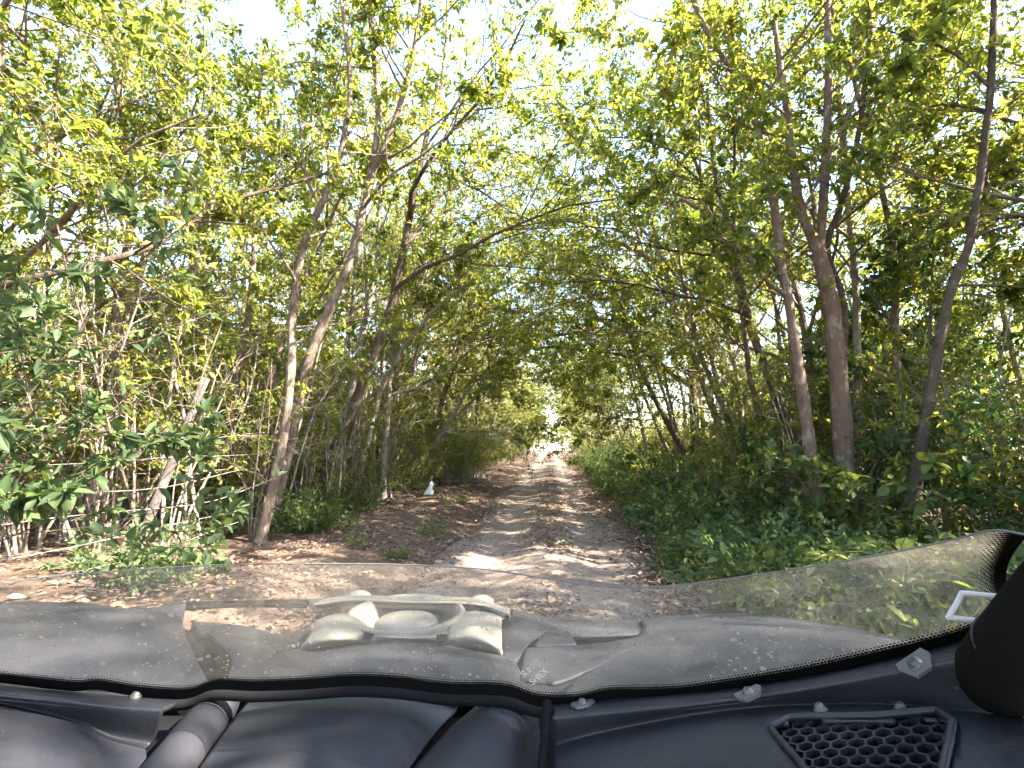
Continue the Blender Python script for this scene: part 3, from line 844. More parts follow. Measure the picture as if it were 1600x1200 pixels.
def smooth_line(P, n):
    P = np.array([tuple(p) for p in P], float)
    if len(P) == 2:
        return P[0] + (P[1] - P[0]) * np.linspace(0, 1, n)[:, None]
    return stem_pts(P, n)
CAST = []
def patch(name, rows, mat, parent, nu=48, thick=.006, sub=5, bvh=True, smooth_v=True):
    """a moulded panel: rows of world points, smoothed along and across, given real thickness"""
    G = np.stack([smooth_line(r, nu) for r in rows])          # rows x nu x 3
    if smooth_v and len(rows) > 2:
        H = np.stack([stem_pts(G[:, j], (len(rows) - 1) * sub + 1) for j in range(nu)], 1)
    else:
        H = np.concatenate([G[i][None] + (G[i + 1] - G[i])[None] * np.linspace(0, 1, sub, endpoint=False)[:, None, None] for i in range(len(rows) - 1)] + [G[-1][None]])
    nv = H.shape[0]
    V = H.reshape(-1, 3)
    i = (np.arange(nv - 1)[:, None] * nu + np.arange(nu - 1)[None, :]).ravel()
    F = np.stack([i, i + nu, i + nu + 1, i + 1], -1)
    # orient upwards / towards the cabin
    q = V[F[len(F) // 2]]
    nrm = np.cross(q[1] - q[0], q[3] - q[0])
    if np.dot(nrm, np.array([0, 0, CAM_H]) - q[0]) < 0: F = F[:, ::-1]
    if bvh:
        CAST.append(BVHTree.FromPolygons(V.tolist(), [tuple(int(a) for a in f) for f in F]))
    o = link(name, mesh_np(name, V - np.array(VO), F, True), mat, parent)
    md = o.modifiers.new('thickness', 'SOLIDIFY'); md.thickness = thick; md.offset = -1
    return o

def cast(px, py, lift=0.0):
    d = ray(px, py).normalized()
    best = None
    for b in CAST:
        h = b.ray_cast(CAMPOS, d)
        if h[0] is not None and (best is None or h[3] < best[2]):
            n = h[1] if h[1].dot(d) < 0 else -h[1]
            best = (h[0] + n * lift, n, h[3])
    if best is None: raise RuntimeError('no panel under %s %s' % (px, py))
    return best

def vtube(name, pts, rad, mat, parent, seg=14, n=40, caps=True):
    P = smooth_line(pts, n)
    rad = np.interp(np.linspace(0, 1, n), np.linspace(0, 1, len(rad)), rad)
    if caps:
        P = np.vstack([P[0] - (P[1] - P[0]) * .01, P, P[-1] + (P[-1] - P[-2]) * .01]); rad = np.concatenate([[1e-4], rad, [1e-4]])
    T = Tubes(); T.add(P - np.array(VO), rad, seg)
    return link(name, T.mesh(name), mat, parent)

YB = lambda px: float(np.interp(px, [-200, 0, 300, 600, 850, 1060, 1300, 1530, 1620], [.60, .66, .72, .74, .71, .66, .585, .515, .485]))
row_y = lambda pts, dy=0.0: [aty(x, y, YB(x) + dy) for x, y in pts]
row_d = lambda pts: [atd(x, y, d) for x, y, d in pts]

def below(face, pys, dy, delta):
    out_ = []
    for (x, y), py in zip(face, pys):
        out_.append(atd(x, py, CAM_H - aty(x, y, YB(x) + dy).z + delta))
    return out_

# ---- hood seen through the windscreen
patch('fender', [row_d([(-120, 940, .50), (60, 940, .49), (140, 943, .48), (215, 951, .47), (292, 940, .49)]),
                 row_d([(-120, 962, .46), (60, 964, .45), (150, 962, .44), (235, 958, .45), (288, 962, .47)]),
                 row_d([(-120, 990, .42), (60, 992, .415), (150, 985, .41), (250, 980, .42), (288, 986, .44)]),
                 row_d([(-120, 1060, .40), (60, 1075, .41), (150, 1085, .41), (240, 1092, .41), (336, 1090, .42)])], M['hood'], buggy)
patch('fender', [row_d([(1000, 968, .50), (1060, 962, .49), (1130, 958, .48), (1215, 963, .47), (1300, 975, .46), (1420, 998, .46), (1500, 1006, .46)]),
                 row_d([(1000, 990, .46), (1060, 985, .44), (1130, 985, .42), (1215, 992, .40), (1300, 1003, .37), (1420, 1015, .33), (1510, 1012, .30)]),
                 row_d([(900, 1060, .42), (1000, 1045, .41), (1130, 1040, .395), (1215, 1035, .375), (1300, 1028, .35), (1420, 1020, .30), (1520, 1005, .25)]),
                 row_d([(860, 1100, .41), (1000, 1098, .40), (1130, 1085, .37), (1215, 1073, .345), (1300, 1060, .315), (1420, 1035, .265), (1530, 1005, .215)])], M['hood'], buggy)
patch('hood_panel', [row_d([(420, 1026, .46), (470, 1012, .455), (560, 1004, .45), (640, 1001, .45), (720, 1008, .45), (800, 1026, .455)]),
                     row_d([(415, 1045, .43), (470, 1035, .425), (560, 1030, .42), (640, 1028, .42), (720, 1032, .425), (812, 1046, .43)]),
                     row_d([(400, 1085, .41), (470, 1080, .41), (560, 1078, .405), (640, 1078, .405), (720, 1084, .41), (830, 1095, .41)])], M['hood'], buggy)
patch('hood_panel', [row_d([(322, 988, .47), (370, 994, .465), (415, 1004, .46), (432, 1018, .46)]),
                     row_d([(362, 1025, .44), (390, 1025, .44), (415, 1028, .44), (426, 1034, .44)]),
                     row_d([(345, 1085, .42), (370, 1085, .42), (395, 1085, .42), (416, 1085, .42)])], M['hood'], buggy)
patch('hood_panel', [row_d([(822, 1012, .46), (880, 1009, .455), (950, 1003, .45), (1008, 992, .45)]),
                     row_d([(818, 1030, .44), (870, 1033, .435), (935, 1025, .43), (1014, 1000, .44)]),
                     row_d([(812, 1062, .42), (850, 1066, .42), (890, 1060, .42), (1020, 1004, .44)])], M['hood'], buggy)
patch('hood_panel', [row_d([(806, 1052, .43), (850, 1062, .43), (890, 1058, .43)]), row_d([(838, 1098, .41), (868, 1100, .41), (905, 1098, .41)])], M['hood'], buggy, nu=16)
patch('hood_gap_shade', [row_d([(285, 984, .60), (380, 992, .60), (480, 1008, .60), (700, 1006, .60), (800, 985, .60), (1040, 985, .60)]), row_d([(-160, 1110, .50), (560, 1120, .47), (1540, 1110, .46)])], M['black'], buggy, bvh=False)  # black sheet standing in for the dark beneath the hood gaps
patch('front_rail', [row_d([(290, 940, .50), (380, 938, .52), (490, 936, .52)]), row_d([(290, 948, .50), (380, 943, .515), (492, 944, .51)])], M['black'], buggy, thick=.012, bvh=False)
patch('front_rail', [row_d([(798, 952, .52), (870, 966, .52), (960, 968, .52), (1060, 962, .52)]), row_d([(800, 986, .485), (870, 992, .485), (960, 992, .48), (1062, 984, .47)])], M['hood'], buggy, thick=.008, bvh=False)
patch('front_rail', [row_d([(300, 970, .48), (380, 978, .48), (445, 990, .48), (486, 974, .49)]), row_d([(310, 988, .47), (370, 994, .47), (440, 1010, .47), (476, 1004, .48)])], M['hood'], buggy, thick=.02, bvh=False)
patch('brace_plate', [row_d([(784, 968, .50), (805, 962, .50), (840, 968, .50)]), row_d([(782, 1000, .46), (812, 990, .46), (850, 985, .47)]), row_d([(790, 1028, .45), (806, 1036, .45), (822, 1010, .46)])], M['hood'], buggy, bvh=False)
patch('front_rail', [row_d([(850, 980, .49), (870, 984, .49), (888, 984, .49)]), row_d([(836, 1012, .47), (868, 1010, .47), (900, 1006, .47)])], M['hood'], buggy, thick=.02, bvh=False)

# ---- cream nose piece
nose = patch('nose_piece', [row_d([(482, 937, .455), (540, 931, .45), (640, 935, .45), (740, 937, .45), (796, 950, .455)]),
                     row_d([(490, 943, .435), (545, 936, .43), (640, 940, .43), (740, 943, .43), (796, 956, .435)]),
                     row_d([(505, 950, .45), (550, 946, .45), (640, 948, .45), (735, 950, .45), (786, 966, .45)])], M['cream'], buggy, thick=.02, bvh=False)
patch('shoulder', [row_d([(496, 968, .45), (512, 962, .44), (532, 958, .435), (552, 962, .44), (574, 976, .46)]),
                   row_d([(486, 988, .43), (505, 984, .415), (528, 981, .41), (556, 984, .425), (572, 990, .45)]),
                   row_d([(476, 1003, .43), (500, 1002, .42), (528, 999, .415), (550, 998, .425), (566, 1000, .45)]),
                   row_d([(468, 1017, .45), (495, 1014, .45), (525, 1011, .45), (548, 1007, .45), (562, 1006, .46)])], M['cream'], nose, nu=24, thick=.012, bvh=False)
patch('shoulder', [row_d([(716, 958, .455), (735, 953, .45), (760, 953, .45), (784, 958, .455)]),
                   row_d([(704, 978, .44), (735, 974, .42), (762, 975, .42), (784, 980, .43)]),
                   row_d([(698, 996, .44), (735, 995, .42), (762, 1000, .42), (784, 1004, .43)]),
                   row_d([(694, 1010, .455), (735, 1014, .45), (762, 1020, .45), (784, 1024, .45)])], M['cream'], nose, nu=24, thick=.012, bvh=False)
patch('bridge', [row_d([(560, 972, .47), (600, 986, .465), (640, 991, .46), (680, 988, .465), (716, 974, .47)]),
                 row_d([(562, 984, .445), (600, 993, .44), (640, 996, .44), (680, 994, .44), (712, 984, .445)]),
                 row_d([(556, 1006, .455), (600, 1004, .455), (640, 1003, .455), (680, 1006, .455), (706, 1012, .455)])], M['cream'], nose, nu=30, thick=.012, bvh=False)
for q in ([(570, 988), (585, 990), (579, 1000), (562, 1003)], [(682, 992), (699, 990), (698, 1003), (685, 1005)]):
    P4 = [atd(x, y, .434) for x, y in q]
    patch('opening_shade_plate', [[P4[0], P4[1]], [P4[3], P4[2]]], M['black'], nose, nu=4, thick=.004, bvh=False)  # black plate laid on the bridge, painting the dark of a hole
def lathe(name, prof, centre, mat, parent, seg=40, axis=None):
    a = np.arange(seg) * 2 * math.pi / seg
    V = np.concatenate([np.stack([r * np.cos(a), r * np.sin(a), np.full(seg, z)], -1) for r, z in prof])
    k = len(prof); i = np.arange(k - 1)[:, None] * seg; j = np.arange(seg)[None]; jn = (j + 1) % seg
    F = np.stack([i + j, i + jn, i + seg + jn, i + seg + j], -1).reshape(-1, 4)
    if axis is not None:
        q = np.array(Vector(axis).to_track_quat('Z', 'Y').to_matrix()); V = V @ q.T
    return link(name, mesh_np(name, V + np.array(centre) - np.array(VO), F, True), mat, parent)
dc = atd(640, 962, .455)
lathe('dish', [(.150, -.02), (.150, .006), (.146, .011), (.138, .011), (.128, -.004), (.116, -.05), (.098, -.06), (.084, -.06), (.080, -.018), (.070, -.010), (.035, -.006), (.0005, -.005)], dc + Vector((0, -.03, .012)), M['cream'], nose, 48)
for px, py in ((560, 927), (752, 935)):
    c = atd(px, py + 6, .45)
    lathe('lug', [(.036, -.012), (.034, .006), (.022, .014), (.010, .017), (.0005, .018)], c, M['cream'], nose, 18)

# ---- windscreen
bot = [(-170, 1034), (-60, 1042), (0, 1047), (110, 1060), (150, 1058), (210, 1068), (270, 1073), (300, 1070), (335, 1058), (400, 1060), (480, 1057), (550, 1052), (620, 1055), (700, 1065), (790, 1068), (840, 1084), (900, 1085), (950, 1075), (1040, 1074), (1100, 1068), (1250, 1045), (1400, 1012), (1500, 986), (1545, 962), (1585, 928)]
top = [(-170, 925), (-60, 915), (0, 910), (100, 899), (170, 893), (240, 888), (290, 885), (330, 883), (380, 882), (430, 881), (500, 881), (560, 881), (620, 882), (690, 885), (760, 890), (830, 900), (900, 912), (950, 917), (1020, 917), (1090, 911), (1230, 891), (1380, 866), (1490, 843), (1550, 829), (1606, 836)]
LEAN = .11
bw = [aty(x, y + 20, YB(x)) for x, y in bot]
tw_ = [aty(x, y, YB(x) - LEAN) for x, y in top]
NU, NV = 150, 16
B = smooth_line(bw, NU); T = smooth_line(tw_, NU)
G = np.stack([B + (T - B) * t for t in np.linspace(0, 1, NV)])
bulge = np.sin(np.linspace(0, math.pi, NV))[:, None] * .012
G[:, :, 1] += bulge
arc = np.concatenate([[0], np.cumsum(np.linalg.norm(np.diff(B, axis=0), axis=1))])
hgt = np.concatenate([np.zeros((1, NU)), np.cumsum(np.linalg.norm(np.diff(G, axis=0), axis=2), 0)])
i = (np.arange(NV - 1)[:, None] * NU + np.arange(NU - 1)[None]).ravel()
F = np.stack([i, i + 1, i + NU + 1, i + NU], -1)
me = mesh_np('windscreen', G.reshape(-1, 3) - np.array(VO), F, True)
UVs = np.stack([np.broadcast_to(arc[None], (NV, NU)), hgt], -1).reshape(-1, 2)
li = np.empty(len(me.loops), dtype=np.int32); me.loops.foreach_get('vertex_index', li)
uvl = me.uv_layers.new(name='edge'); uvl.data.foreach_set('uv', UVs[li].astype(np.float32).ravel())
rt = np.linalg.norm(G - G[:, -1:, :], axis=2)
tp = hgt[-1][None] - hgt
uv2 = me.uv_layers.new(name='side'); uv2.data.foreach_set('uv', np.stack([rt, tp], -1).reshape(-1, 2)[li].astype(np.float32).ravel())
GLASS_BVH = BVHTree.FromPolygons(G.reshape(-1, 3).tolist(), [tuple(int(a) for a in f) for f in F])

m, nt, out = newmat('dusty_windscreen')
def mth(op, a, b=None, c=None, clamp=False):
    n = nt.nodes.new('ShaderNodeMath'); n.operation = op; n.use_clamp = clamp
    for k, v in enumerate((a, b, c)):
        if v is None: continue
        if isinstance(v, (int, float)): n.inputs[k].default_value = v
        else: nt.links.new(v, n.inputs[k])
    return n.outputs[0]
u1 = nt.nodes.new('ShaderNodeUVMap'); u1.uv_map = 'edge'
u2 = nt.nodes.new('ShaderNodeUVMap'); u2.uv_map = 'side'
s1 = nt.nodes.new('ShaderNodeSeparateXYZ'); nt.links.new(u1.outputs[0], s1.inputs[0])
s2 = nt.nodes.new('ShaderNodeSeparateXYZ'); nt.links.new(u2.outputs[0], s2.inputs[0])
ed = mth('MINIMUM', s1.outputs[1], mth('MULTIPLY_ADD', s2.outputs[0], .8, .010))
SP = .0037
gu = mth('DIVIDE', s1.outputs[0], SP); gv = mth('DIVIDE', s1.outputs[1], SP)
rowi = mth('FLOOR', gv)
gu = mth('ADD', gu, mth('MULTIPLY', rowi, .5))
fu = mth('SUBTRACT', mth('FRACT', gu), .5); fv = mth('SUBTRACT', mth('FRACT', gv), .5)
dd = mth('SQRT', mth('ADD', mth('MULTIPLY', fu, fu), mth('MULTIPLY', fv, fv)))
fade = mth('SUBTRACT', 1.0, mth('DIVIDE', mth('SUBTRACT', ed, .0165), .014), clamp=True)
dots = mth('LESS_THAN', dd, mth('MULTIPLY', fade, .66))
solid = mth('LESS_THAN', ed, .0165)  # printed rim, widened so its black also paints the shadow gap below
frit = mth('MAXIMUM', dots, solid)
# dust film and dried splashes
nf = noise(nt, 4, 6, .7); nf2 = noise(nt, 16, 5, .7, stretch=(1, 1, .18))
film = mth('ADD', mth('MULTIPLY_ADD', mth('SUBTRACT', nf.outputs[0], .40, clamp=True), .75, .07), mth('MULTIPLY', mth('SUBTRACT', nf2.outputs[0], .38, clamp=True), .45))
def specks(scale, thr, rad0, rad1):
    tc = nt.nodes.new('ShaderNodeTexCoord')
    ns = nt.nodes.new('ShaderNodeTexNoise'); ns.inputs['Scale'].default_value = scale * 1.5
    nt.links.new(tc.outputs['Object'], ns.inputs['Vector'])
    mixv = nt.nodes.new('ShaderNodeVectorMath'); mixv.operation = 'MULTIPLY_ADD'
    nt.links.new(ns.outputs['Color'], mixv.inputs[0]); mixv.inputs[1].default_value = (.5 / scale,) * 3
    nt.links.new(tc.outputs['Object'], mixv.inputs[2])
    v = nt.nodes.new('ShaderNodeTexVoronoi'); v.inputs['Scale'].default_value = scale
    nt.links.new(mixv.outputs[0], v.inputs['Vector'])
    sx = nt.nodes.new('ShaderNodeSeparateColor'); nt.links.new(v.outputs['Color'], sx.inputs[0])
    r = mth('MULTIPLY', mth('SUBTRACT', sx.outputs[0], thr, clamp=True), (rad1) / (1 - thr))
    return mth('MULTIPLY', mth('DIVIDE', mth('SUBTRACT', mth('ADD', r, rad0 * 0), v.outputs['Distance']), .06, clamp=True), mth('MULTIPLY_ADD', sx.outputs[1], .55, .3))
spk = mth('MAXIMUM', specks(85, .40, 0, .38), mth('MAXIMUM', specks(190, .15, 0, .46), specks(46, .72, 0, .22)))
clus = mth('MULTIPLY_ADD', noise(nt, 4.5, 3, .6).outputs[0], 3.2, -.45, clamp=True)
spk = mth('MULTIPLY', spk, clus)
dustf = mth('MAXIMUM', film, mth('MULTIPLY', spk, .68), clamp=True)
topb = mth('LESS_THAN', s2.outputs[1], .0020)      # thin paler band along the top edge
dustf = mth('MAXIMUM', dustf, mth('MULTIPLY', topb, .30))
tr = nt.nodes.new('ShaderNodeBsdfTransparent'); tr.inputs[0].default_value = (.93, .93, .92, 1)
df = nt.nodes.new('ShaderNodeBsdfDiffuse'); df.inputs[0].default_value = (.46, .40, .34, 1)
tl_ = nt.nodes.new('ShaderNodeBsdfTranslucent'); tl_.inputs[0].default_value = (.46, .40, .34, 1)
dm = nt.nodes.new('ShaderNodeMixShader'); dm.inputs[0].default_value = .45
nt.links.new(df.outputs[0], dm.inputs[1]); nt.links.new(tl_.outputs[0], dm.inputs[2])
gl = nt.nodes.new('ShaderNodeBsdfGlossy'); gl.inputs['Roughness'].default_value = .06
fr = nt.nodes.new('ShaderNodeFresnel'); fr.inputs[0].default_value = 1.45
g1 = nt.nodes.new('ShaderNodeMixShader'); nt.links.new(mth('MULTIPLY', fr.outputs[0], .7), g1.inputs[0])
nt.links.new(tr.outputs[0], g1.inputs[1]); nt.links.new(gl.outputs[0], g1.inputs[2])
g2 = nt.nodes.new('ShaderNodeMixShader'); nt.links.new(dustf, g2.inputs[0])
nt.links.new(g1.outputs[0], g2.inputs[1]); nt.links.new(dm.outputs[0], g2.inputs[2])
bk = nt.nodes.new('ShaderNodeBsdfDiffuse'); bk.inputs[0].default_value = (.006, .006, .006, 1)
g3 = nt.nodes.new('ShaderNodeMixShader'); nt.links.new(frit, g3.inputs[0])
nt.links.new(g2.outputs[0], g3.inputs[1]); nt.links.new(bk.outputs[0], g3.inputs[2])
nt.links.new(g3.outputs[0], out.inputs[0])
M['glass'] = m
screen = link('windscreen', me, M['glass'], buggy)
tag(screen, 'clear half windscreen speckled with dried mud, black dotted rim')
vtube('screen_edge', [p for p in tw_], [.0008, .0008], M['clear_tab'], screen, 6, 150)
vtube('gap_shade_tube', [aty(x, y + 27, YB(x) + .012) for x, y in bot[:-2]] , [.008, .008], M['black'], buggy, 10, 120)  # black tube added to paint the shadow gap under the screen
# faint printed lettering on the sheet, lower middle
def lettering(txt, px, py, size, rot):
    cu = bpy.data.curves.new('lettering', 'FONT'); cu.body = txt; cu.size = size; cu.align_x = 'CENTER'; cu.align_y = 'CENTER'; cu.extrude = .0002
    d = ray(px, py).normalized()
    h = GLASS_BVH.ray_cast(CAMPOS, d)
    n = h[1] if h[1].dot(d) < 0 else -h[1]
    tmp = bpy.data.objects.new('tmp', cu); col.objects.link(tmp)
    dg = bpy.context.evaluated_depsgraph_get()
    me = bpy.data.meshes.new_from_object(tmp.evaluated_get(dg))
    bpy.data.objects.remove(tmp)
    o = link('lettering', me, M['print'], screen)
    zax = n; xax = Vector((1, 0, 0)); xax = (xax - zax * xax.dot(zax)).normalized(); yax = zax.cross(xax)
    mt = Matrix((xax, yax, zax)).transposed() @ Matrix.Rotation(rot, 3, 'Z')
    o.matrix_local = Matrix.Translation(h[0] + n * .001 - VO) @ mt.to_4x4()
    return o
lettering('SUMIC', 829, 1044, .0125, R(52))
lettering('SHIEX', 842, 1056, .0125, R(52))

# ---- dashboard
dash = patch('dashboard', [row_y([(862, 1094), (950, 1088), (1100, 1076), (1250, 1054), (1400, 1022), (1500, 996), (1560, 975)], .012),
                    row_y([(862, 1104), (950, 1097), (1100, 1084), (1250, 1062), (1400, 1031), (1500, 1007), (1570, 990)], -.012),
                    row_y([(863, 1116), (950, 1108), (1100, 1094), (1250, 1072), (1400, 1042), (1500, 1020), (1580, 1005)], -.034),
                    row_y([(864, 1126), (950, 1117), (1100, 1101), (1250, 1080), (1400, 1054), (1500, 1036), (1600, 1025)], -.040),
                    row_y([(866, 1158), (950, 1138), (1080, 1114), (1200, 1101), (1330, 1096), (1450, 1099), (1640, 1118)], -.030),
                    row_y([(866, 1170), (950, 1148), (1080, 1124), (1200, 1109), (1330, 1103), (1450, 1107), (1640, 1130)], -.036),
                    below([(866, 1170), (950, 1148), (1080, 1124), (1200, 1109), (1330, 1103), (1450, 1107), (1640, 1130)], [1192, 1174, 1154, 1140, 1132, 1138, 1156], -.036, .000),
                    below([(866, 1170), (950, 1148), (1080, 1124), (1200, 1109), (1330, 1103), (1450, 1107), (1640, 1130)], [1260] * 7, -.036, .010)], M['dash'], buggy, nu=90, sub=6)
patch('dash_panel', [row_y([(-120, 1052), (0, 1066), (120, 1077), (200, 1083), (278, 1088)], .012),
                     row_y([(-120, 1062), (0, 1075), (120, 1086), (200, 1093), (274, 1098)], -.012),
                     row_y([(-120, 1072), (0, 1083), (120, 1095), (190, 1102), (256, 1107)], -.034),
                     row_y([(-120, 1076), (0, 1088), (120, 1101), (186, 1110), (253, 1114)], -.040),
                     row_y([(-120, 1082), (0, 1096), (120, 1124), (180, 1146), (240, 1156)], -.030),
                     row_y([(-120, 1090), (0, 1106), (120, 1134), (170, 1156), (228, 1168)], -.038),
                     below([(-120, 1090), (0, 1106), (120, 1134), (170, 1156), (225, 1172)], [1140, 1150, 1168, 1182, 1196], -.038, .0),
                     below([(-120, 1090), (0, 1106), (90, 1134), (125, 1156), (170, 1172)], [1260] * 5, -.038, .012)], M['dash'], dash, nu=60, sub=6)
patch('dash_panel', [row_d([(402, 1074, .385), (460, 1068, .375), (550, 1063, .37), (650, 1067, .372), (734, 1081, .385)]),
                     row_d([(397, 1083, .378), (460, 1074, .368), (550, 1069, .364), (650, 1074, .366), (726, 1091, .378)]),
                     row_d([(391, 1093, .380), (460, 1081, .370), (550, 1076, .366), (650, 1082, .368), (717, 1101, .380)]),
                     row_d([(388, 1097, .386), (460, 1085, .376), (550, 1080, .372), (650, 1086, .374), (714, 1105, .386)]),
                     row_d([(376, 1110, .386), (455, 1100, .374), (545, 1096, .370), (640, 1100, .372), (706, 1116, .386)]),
                     row_d([(345, 1150, .39), (440, 1145, .376), (520, 1143, .372), (610, 1146, .374), (672, 1156, .39)]),
                     row_d([(270, 1260, .395), (380, 1260, .382), (470, 1260, .38), (560, 1260, .382), (600, 1260, .395)])], M['dash'], dash, nu=60, sub=6)
# ribs either side of the middle panel
vtube('dash_rib', [atd(354, 1082, .385), atd(349, 1094, .385), atd(334, 1114, .390), atd(305, 1152, .394), atd(250, 1225, .398), atd(205, 1290, .40)], [.012, .024, .029, .030, .030, .030], M['dash'], dash, 22, 40)
patch('dash_rib', [row_d([(768, 1086, .395), (728, 1116, .40), (690, 1150, .40), (600, 1250, .40)]),
                   row_d([(772, 1080, .372), (735, 1112, .375), (700, 1148, .375), (620, 1250, .378)]),
                   row_d([(786, 1077, .352), (758, 1106, .355), (728, 1145, .358), (672, 1250, .362)]),
                   row_d([(806, 1082, .348), (795, 1112, .355), (775, 1150, .36), (740, 1250, .365)]),
                   row_d([(830, 1096, .362), (828, 1126, .37), (818, 1165, .378), (800, 1250, .385)]),
                   row_d([(846, 1108, .40), (848, 1140, .405), (844, 1180, .41), (835, 1250, .415)])], M['dash'], dash, nu=40, sub=6)
def prism(name, tri, up, mat, parent):
    """small three-sided web standing on a panel"""
    c = [cast(x, y, -.002)[0] for x, y in tri]
    n = cast(*tri[0])[1]
    t = [c[k] + n * u for k, u in enumerate(up)]
    V = np.array([tuple(p - VO) for p in c + t])
    return link(name, mesh_np(name, V, [(0, 2, 1), (3, 4, 5), (0, 1, 4, 3), (1, 2, 5, 4), (2, 0, 3, 5)]), mat, parent)
prism('recess_fin', [(782, 1109), (842, 1164), (812, 1176)], (.004, .016, .004), M['dash'], dash)  # raised fin added in place of a recess, shaped for its bright edge
patch('dash_gap_shade', [[aty(x, 1085 if x < 1300 else 1030, YB(x) + .06) + Vector((0, 0, -.03)) for x in (-150, 300, 600, 900, 1300, 1560)],
                    row_d([(-200, 1290, .45), (300, 1290, .45), (600, 1290, .45), (900, 1290, .45), (1300, 1290, .40), (1700, 1290, .36)])], M['black'], dash, bvh=False)  # black sheet painting the dark in the gaps between dash panels
vtube('seam_strip', [cast(856, 1112, .002)[0] if False else aty(855, 1098, .69), aty(853, 1130, .662), aty(851, 1165, .65), aty(846, 1215, .64)], [.006, .006], M['black'], dash, 8, 20)
# button-head bolts with clear fixing tabs of the screen
def bolt(px, py, r, tab=True):
    p, n, _ = cast(px, py)
    if tab:
        a = np.arange(8) * math.pi / 4
        q = n.to_track_quat('Z', 'Y').to_matrix()
        xs = Vector((1, 0, 0)); xs = (xs - n * xs.dot(n)).normalized(); ys = n.cross(xs)
        out_ = [(-2.6, .2), (-1.4, -2.0), (1.3, -2.0), (2.8, .2), (2.4, 1.6), (-2.4, 1.6)]
        lo = [p + xs * (x * r) + ys * (y * r) + n * .0006 for x, y in out_]
        hi = [v + n * .003 for v in lo]
        V = np.array([tuple(v - VO) for v in lo + hi]); k = len(out_)
        link('fixing_tab', mesh_np('fixing_tab', V, [tuple(range(k, 2 * k))] + [(i, (i + 1) % k, (i + 1) % k + k, i + k) for i in range(k)]), M['clear_tab'], dash)
    lathe('bolt', [(r * 1.35, .0), (r * 1.35, .003), (r * 1.2, .0036), (r * 1.02, .004), (r * .95, .0058), (r * .75, .0074), (r * .48, .0082), (r * .44, .0080), (r * .4, .0050), (.0003, .0050)], p, M['steel'], dash, 18, n)
for a in ((1433, 1040, .0055), (1172, 1087, .0055), (911, 1103, .0055)): bolt(*a)
bolt(211, 1090, .0055, False)
for a in ((1284, 1113, .005), (1411, 1114, .005)): bolt(*a, False)

# ---- air vent with honeycomb grille in the right-hand panel
vp = [(1203, 1137), (1236, 1121), (1370, 1122), (1470, 1121), (1494, 1137), (1488, 1165), (1472, 1222), (1275, 1222)]
c0, n0, _ = cast(1350, 1165)
W = [cast(x, y)[0] for x, y in vp]
xs = Vector((1, 0, 0)); xs = (xs - n0 * xs.dot(n0)).normalized(); ys = n0.cross(xs)
loc2 = [((w - c0).dot(xs), (w - c0).dot(ys)) for w in W]
def inside(x, y, poly):
    c = False
    for k in range(len(poly)):
        (x1, y1), (x2, y2) = poly[k], poly[k - 1]
        if (y1 > y) != (y2 > y) and x < (x2 - x1) * (y - y1) / (y2 - y1) + x1: c = not c
    return c
import bmesh
bm = bmesh.new(); bm.from_mesh(dash.data)
kill = []
for f in bm.faces:
    w = f.calc_center_median() + VO - c0
    if abs(w.dot(n0)) < .05 and inside(w.dot(xs), w.dot(ys), loc2): kill.append(f)
bmesh.ops.delete(bm, geom=kill, context='FACES')
bm.to_mesh(dash.data); bm.free()
def surf(x, y, h): return c0 + xs * x + ys * y + n0 * h
k = len(loc2)
lo = [surf(x * 1.05, y * 1.05, -.002) for x, y in loc2] + [surf(x * .9, y * .9, -.045) for x, y in loc2]
vent = link('air_vent', mesh_np('air_vent', np.array([tuple(v - VO) for v in lo]), [tuple(range(k, 2 * k))] + [(i, (i + 1) % k, (i + 1) % k + k, i + k) for i in range(k)]), M['black'], buggy)
pts = []
for i in range(k):
    a, b = surf(loc2[i][0], loc2[i][1], .001), surf(loc2[(i + 1) % k][0], loc2[(i + 1) % k][1], .001)
    pts += [a.lerp(b, .08), a.lerp(b, .36), a.lerp(b, .64), a.lerp(b, .92)]
pts.append(pts[0])
vtube('bezel', pts, [.0032, .0032], M['dash'], vent, 8, 160, False)
hr = .0080
V, F = [], []
for ix in range(-18, 19):
    for iy in range(-18, 19):
        cx = ix * hr * 1.5; cyy = (iy + .5 * (ix & 1)) * hr * math.sqrt(3)
        if not inside(cx, cyy, [(x * .99, y * .99) for x, y in loc2]): continue
        o0 = len(V)
        dip = -.004 - .10 * max(0, -cyy) * .5
        for rr, hh in ((hr * 1.0, dip - .016), (hr * 1.0, dip), (hr * .86, dip), (hr * .82, dip - .016)):
            for q in range(6):
                an = q * math.pi / 3
                V.append(tuple(surf(cx + math.cos(an) * rr, cyy + math.sin(an) * rr, hh) - VO))
        for lv in range(3):
            for q in range(6):
                q2 = (q + 1) % 6
                F.append((o0 + lv * 6 + q, o0 + lv * 6 + q2, o0 + lv * 6 + 6 + q2, o0 + lv * 6 + 6 + q))
link('honeycomb_grille', mesh_np('honeycomb_grille', np.array(V), F), M['dash'], vent)

# ---- roof over the cabin, unseen, added to shade the dashboard
rx, ryy = np.meshgrid(np.linspace(-.98, .48, 12), np.linspace(-1.1, .22, 10))
rz_ = 1.98 - .05 * ((rx + .25) / .73) ** 4 - .04 * ((ryy + .45) / .66) ** 4
i = (np.arange(9)[:, None] * 12 + np.arange(11)[None]).ravel()
ro = link('shade_roof', mesh_np('shade_roof', np.stack([rx, ryy, rz_], -1).reshape(-1, 3) - np.array(VO), np.stack([i, i + 1, i + 13, i + 12], -1), True), M['dash'], buggy)
md = ro.modifiers.new('thickness', 'SOLIDIFY'); md.thickness = .012

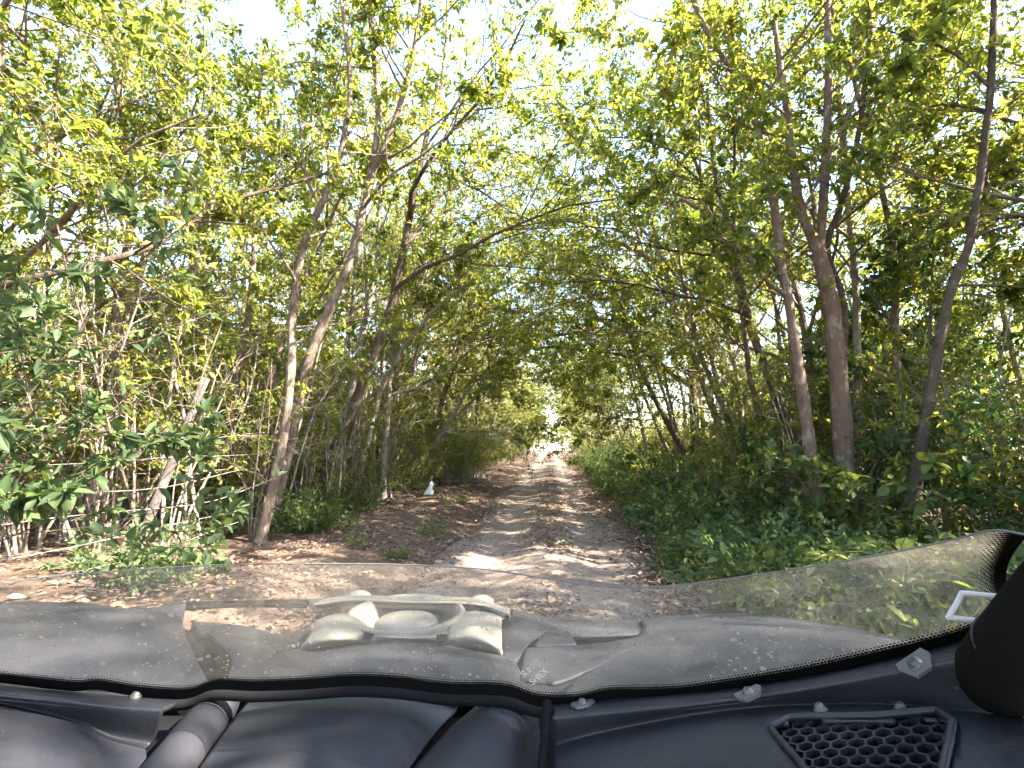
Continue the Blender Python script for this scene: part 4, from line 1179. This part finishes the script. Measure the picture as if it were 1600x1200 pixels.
# ---- padded roll-cage pillar, its boot, the tie and the little bracket at the screen's corner
ax = [aty(1546, 1070, .52), aty(1560, 1055, .48), aty(1583, 1030, .45), aty(1643, 965, .405), aty(1800, 795, .355), aty(2000, 560, .33), aty(2300, 160, .29)]
pil = vtube('roll_cage_pillar', ax, [.029] * 7, M['pad'], buggy, 28, 60)
d2 = unit(np.array(ax[3]) - np.array(ax[2]))
tc_ = Vector(ax[2]).lerp(Vector(ax[3]), .25)
lathe('cable_tie', [(.0284, -.0016), (.0304, -.0016), (.0304, .0016), (.0284, .0016)], tc_, M['dash'], pil, 30, Vector(d2))
vtube('screen_bracket', [aty(1574, 933, .452), aty(1540, 930, .46), aty(1506, 927, .468), aty(1502, 929, .469), aty(1493, 946, .468), aty(1483, 963, .467), aty(1486, 965, .467), aty(1520, 969, .462), aty(1552, 972, .457)], [.0022, .0022], M['bracket'], screen, 8, 70)
vtube('strap', [aty(1580, 936, .45), aty(1566, 952, .452), aty(1552, 970, .456)], [.0042, .0042], M['strap'], screen, 8, 12)

# ------------------------------------------------------------------ labels of the repeated plants
ones = 'first second third fourth fifth sixth seventh eighth ninth tenth eleventh twelfth thirteenth fourteenth fifteenth sixteenth seventeenth eighteenth nineteenth'.split()
ORD = ['nearest'] + [w + ' nearest' for w in ones[1:]] + ['twentieth nearest'] + [f'{t}-{w} nearest' for t in ('twenty', 'thirty') for w in ones[:9]]
from collections import defaultdict
byp = defaultdict(list)
for r_ in REC: byp[(r_[1], r_[2])].append(r_)
for (kind, place), items in byp.items():
    items.sort(key=lambda q: math.hypot(q[3], q[4]) if q[4] > 0 else 1e3)
    for i, (o, _, _, x, y) in enumerate(items):
        band = 'close by' if y < 10 else 'further on' if y < 22 else 'midway along' if y < 42 else 'near the bright end'
        o['group'] = f'{kind} {place}'
        if y <= 0: o['label'] = f'{kind} {place} level with the buggy'
        elif i < 10 or (i < len(ORD) and y < 15): o['label'] = f'{ORD[i]} {kind} {place}'
        else: o['label'] = f'{kind} {place} {band}'; o['group'] += ' ' + band
bpy.context.view_layer.update()
